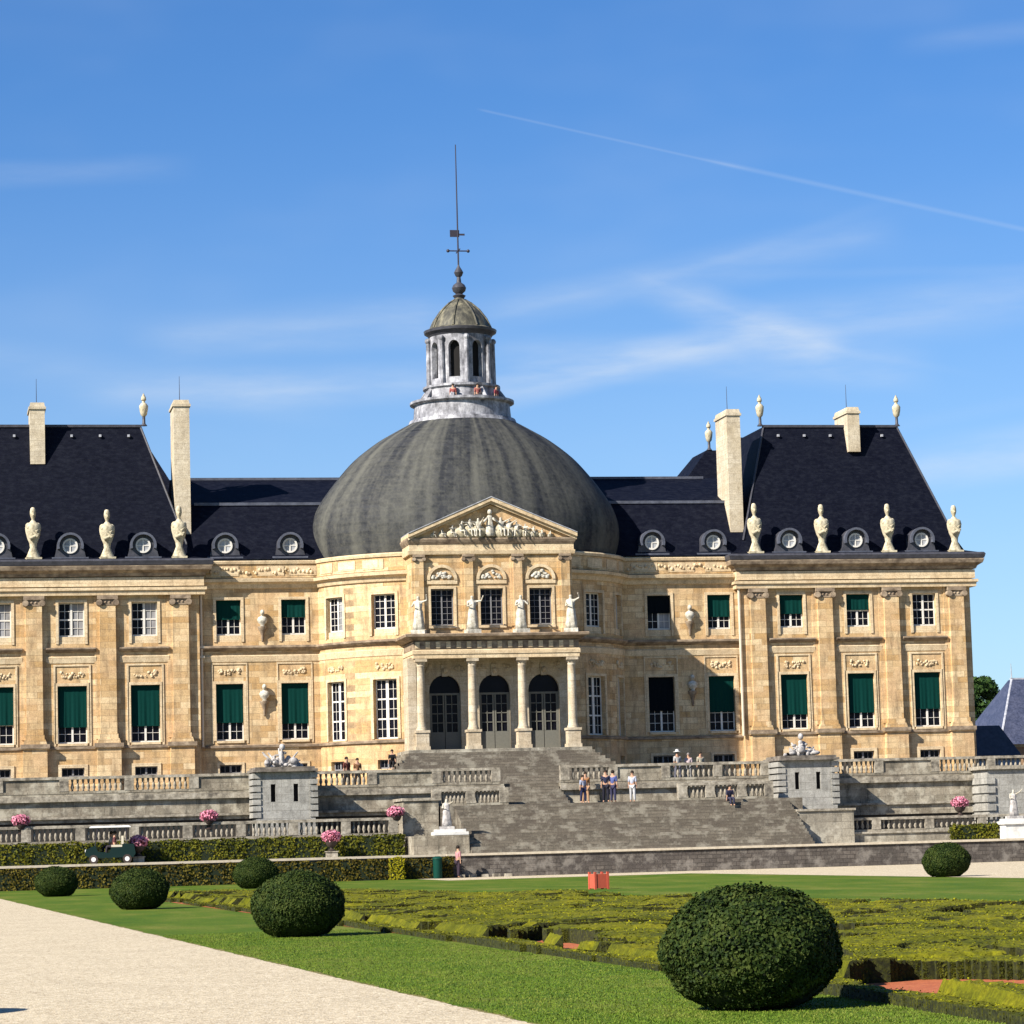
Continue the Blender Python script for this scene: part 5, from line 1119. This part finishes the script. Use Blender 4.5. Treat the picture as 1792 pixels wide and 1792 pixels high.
# ------------------------------------------------------------------ small things
def flower_pot(label, x, y, z, sc_=1.):
    t = thing('flower_urn', label, 'flower urn', (x, y, z), random.uniform(0, 6), 'urns of pink geraniums'); t.scale = (sc_,)*3
    b = MB(); b.lathe([(.2, 0), (.22, .06), (.1, .12), (.1, .2), (.28, .32), (.36, .5), (.38, .56), (.3, .56)], (0, 0), 14); part('urn', b, 'urn', t, True, 40)
    r = np.random.default_rng(int(abs(x)*10)); n = 700; d = r.normal(0, 1, (n, 3)); d /= np.linalg.norm(d, axis=1)[:, None]; P = d*r.uniform(.75, 1.05, (n, 1))*np.array([.56, .56, .36])+np.array([0, 0, .82])
    link(quads_mesh('blossoms', leaf_cloud(P, d, .055, .9, .5, 3), M['pink']), 'blossoms', t)
    c = MB(); c.sphere((0, 0, .8), .5, .95, .95, .6, 12, 8); part('foliage', c, 'pink_core', t, True)
M['pink_core'] = plain('geranium_core', (.12, .02, .03), .9)
for lab, x, y, z in (('urn of pink geraniums on the lower balustrade, leftmost', -28.45, -22.95, 2.85), ('urn of pink geraniums on the lower balustrade left of the trophy block', -18.66, -22.95, 2.85), ('urn of pink geraniums on the lower balustrade beside the wide stairs', -8.7, -22.95, 2.82), ('urn of pink geraniums at the right, on the weathered balustrade', 22.75, -23.5, 2.55)):
    flower_pot(lab, x, y, z, .88)
for lab, x in (('urn of pink geraniums on a pale plinth behind the golf cart', -22.6), ('urn of pink geraniums on a pale plinth in front of the upper hedge', -12.6)):
    flower_pot(lab, x, -26.2, 1.55, .92); b = MB(); b.box(-.28, .28, -.28, .28, 0, .28); b.box(-.33, .33, -.33, .33, .28, .33); o = part('stone_plinth', b, 'cap', None, loc=(x, -26.2, 1.22)); tag(o, 'small pale plinth under the %s' % ('geranium urn by the golf cart' if x < -20 else 'geranium urn by the upper hedge'), 'plinth', 'plinths of the terrace urns')
def pedestal_statue(x, y, z, lab1, lab2, seed, w=.9):
    t = thing('white_pedestal', lab1, 'pedestal', (x, y, z), group='white statue pedestals'); b = MB(); b.box(-w, w, -.55, .55, 0, .12); b.box(-w+.1, w-.1, -.48, .48, .12, 1.0); part('die', b, 'white_stone', t); b = MB(); b.box(-w, w, -.58, .58, 1.0, 1.16); b.box(-w+.12, w-.12, -.45, .45, 1.16, 1.3); part('cap', b, 'white_stone', t)
    s_ = statue('garden_statue', lab2, (x-.15, y, z+1.3), random.uniform(-.3, .3), 1.45, seed, 'garden statues on white pedestals', .15, .4, 'trophy')
M['white_stone'] = noisy('white_stone', [(.46, .45, .43), (.66, .65, .62), (.74, .73, .70)], 1.5)
pedestal_statue(-6.35, -26.3, 1.22, 'white pedestal at the left foot of the wide stairs', 'slender pale statue on the white pedestal left of the wide stairs', 61)
pedestal_statue(25.1, -26.0, 1.0, 'white pedestal cut by the right edge of the picture', 'pale statue on the white pedestal at the right edge', 62, .95)
t = thing('litter_bin', 'dark green cylindrical litter bin in front of the lower hedge', 'bin', (-7.55, -29.3, 0)); b = MB(); b.lathe([(.2, 0), (.23, .05), (.24, .95), (.25, 1.0)], (0, 0), 16); part('body', b, 'bin', t, True, 40); b = MB(); b.lathe([(.27, .98), (.26, 1.06), (.14, 1.14)], (0, 0), 16); part('lid', b, 'bin', t, True, 40)
t = thing('planter', 'square orange-red planter box standing in the parterre grass', 'planter', (-9.7, -76.7, 0), .2); t.scale = (.72, .72, .9)
b = MB()
for sx in (-1, 1): b.box(sx*.33-.04, sx*.33+.04, -.37, .37, .04, .6); b.box(-.29, .29, sx*.33-.04, sx*.33+.04, .04, .6)
for sx in (-1, 1):
    for sy in (-1, 1): b.box(sx*.34-.055, sx*.34+.055, sy*.34-.055, sy*.34+.055, 0, .68)
b.box(-.3, .3, -.3, .3, .06, .12); part('box', b, 'terracotta', t); b = MB(); b.box(-.29, .29, -.29, .29, .12, .52); part('soil', b, 'brick_dust', t)

# people
P_ = person
P_('woman in pink top and dark trousers beside the green bin', (-6.45, -29.2, 0), 1.9, (.72, .34, .36), (.05, .03, .05), h=1.62, group='visitors at the foot of the terrace')
P_('person in pale blue shirt and navy trousers, leftmost on the landing', (1.8, -22.0, 3.78), .5, (.50, .55, .72), (.02, .025, .09), h=1.48)
P_('person in dark navy clothes, third from the left on the landing', (3.05, -22.1, 3.78), -.3, (.02, .025, .07), (.012, .012, .03), h=1.72)
P_('person in orange dress, second from the left on the landing', (2.45, -19.7, 3.78), .1, (.75, .34, .12), (.6, .35, .2), h=1.7)
P_('person in blue shirt, fourth from the left on the landing', (3.85, -20.4, 3.78), 2.5, (.12, .16, .42), (.05, .05, .12), h=1.74)
P_('person in white shorts, rightmost of the landing group', (4.9, -20.6, 3.78), -.6, (.62, .66, .8), (.72, .72, .74), h=1.68)
P_('visitor with a wide white hat behind the right balustrade', (8.35, -17.2, 4.98), .3, (.7, .68, .66), (.2, .2, .25), hat=(.85, .83, .8), h=1.62)
P_('visitor in pale pink behind the right balustrade', (9.05, -17.0, 4.98), -.4, (.75, .6, .62), (.3, .3, .3), hair=(.35, .3, .28), h=1.5)
P_('dark haired visitor in cream behind the right balustrade', (9.75, -17.0, 4.98), .2, (.6, .55, .42), (.1, .1, .1), h=1.55)
P_('visitor in maroon seated on the left balustrade', (-10.5, -17.3, 4.98), .6, (.16, .04, .03), (.04, .03, .03), h=1.68)
P_('visitor in brown seated next to the one in maroon', (-9.9, -17.3, 4.98), .2, (.30, .14, .06), (.05, .04, .04), h=1.6)
P_('visitor in black sitting on the side of the portico steps', (-6.7, -9.3, 6.15), -.3, (.008, .008, .01), (.008, .008, .01), seated=True, h=1.5, lean=.2, group='visitors sitting on the steps')
P_('visitor in dark clothes sitting on the upper right part of the wide stairs', (9.7, -23.1, 3.40), .2, (.03, .03, .08), (.05, .05, .1), seated=True, h=1.5, lean=.15, group='visitors sitting on the steps')

# golf cart
def golf_cart():
    t = thing('golf_cart', 'dark green golf cart with white canopy on the terrace path', 'golf cart', (-24.05, -26.6, 1.22), R_(180-4))
    # local +x is the front
    m_ = 'cart_green'
    b = MB(); vs = [(-1.15, .3), (1.0, .3), (1.28, .45), (1.25, .72), (.75, .95), (.62, .62), (.05, .55), (-.05, .82), (-.6, .84), (-.66, 1.0), (-1.2, .98), (-1.28, .5)]
    k = len(vs); b.add([(x, -.58, z) for x, z in vs]+[(x, .58, z) for x, z in vs], [tuple(range(k)), tuple(range(2*k-1, k-1, -1))]+[(i, k+i, k+(i+1) % k, (i+1) % k) for i in range(k)]); part('body', b, m_, t)
    b = MB()
    for i in range(9):
        pass
    rings = [(1.0, .0), (1.0, .04), (.9, .09)]; X, Yy = 1.05, .62
    vs = []
    for s_, z in rings: vs += [(-X*s_, -Yy*s_, 1.83+z), (X*s_, -Yy*s_, 1.83+z), (X*s_, Yy*s_, 1.83+z), (-X*s_, Yy*s_, 1.83+z)]
    b.add(vs, [(0, 3, 2, 1), (8, 9, 10, 11)]+[(j*4+i, j*4+(i+1) % 4, (j+1)*4+(i+1) % 4, (j+1)*4+i) for j in range(2) for i in range(4)]); part('canopy', b, 'cart_white', t)
    for x0, x1 in ((.78, .62), (-.85, -.8)):
        for sy in (-1, 1): b = MB(); b.tube((x0, sy*.52, .85), (x1, sy*.55, 1.85), .02, .02, 6); part('roof_post', b, 'iron', t)
    b = MB(); b.add([(.80, -.5, .9), (.80, .5, .9), (.64, .5, 1.8), (.64, -.5, 1.8)], [(0, 1, 2, 3)]); part('windscreen', b, 'glass_curtain', t)
    for x in (.85, -.85):
        for sy in (-1, 1):
            b = MB(); b.tube((x, sy*.5, .23), (x, sy*.62, .23), .23, .23, 18); w = part('wheel', b, 'urn', t, True, 40); b = MB(); b.tube((x, sy*.61, .23), (x, sy*.635, .23), .12, .12, 12); part('rim', b, 'cart_white', w, True, 40)
    b = MB(); b.box(-.6, -.05, -.5, .5, .84, .95); b.box(-.68, -.56, -.5, .5, .98, 1.4); part('seat', b, 'cream_seat', t)
    for sy in (-1, 1): b = MB(); b.sphere((1.24, sy*.4, .66), .09, .5, 1, 1, 8, 5); part('headlight', b, 'cart_white', t, True)
    b = MB(); b.tube((.55, .25, .85), (.28, .25, 1.12), .02, .02, 6)
    for i in range(12):
        a0, a1 = 2*math.pi*i/12, 2*math.pi*(i+1)/12; q = lambda a: (.26+.1*math.sin(a)*.6, .25+.17*math.cos(a), 1.13+.12*math.sin(a)); b.tube(q(a0), q(a1), .012, .012, 5)
    part('steering_wheel', b, 'iron', t)
M['cart_green'] = plain('cart_green', (.003, .016, .014), .35, 0, .4); M['cart_white'] = plain('cart_white', (.75, .75, .74), .45); M['cream_seat'] = plain('cream_seat', (.62, .56, .44), .6)
golf_cart()
P_('driver in white shirt sitting in the golf cart', (-24.0, -26.35, 1.22+.42), R_(-94), (.75, .72, .62), (.06, .05, .06), seated=True, h=1.6, group='people in the golf cart')
P_('passenger in maroon sitting in the golf cart', (-23.85, -26.85, 1.22+.42), R_(-94), (.16, .05, .06), (.05, .04, .05), seated=True, h=1.6, group='people in the golf cart')
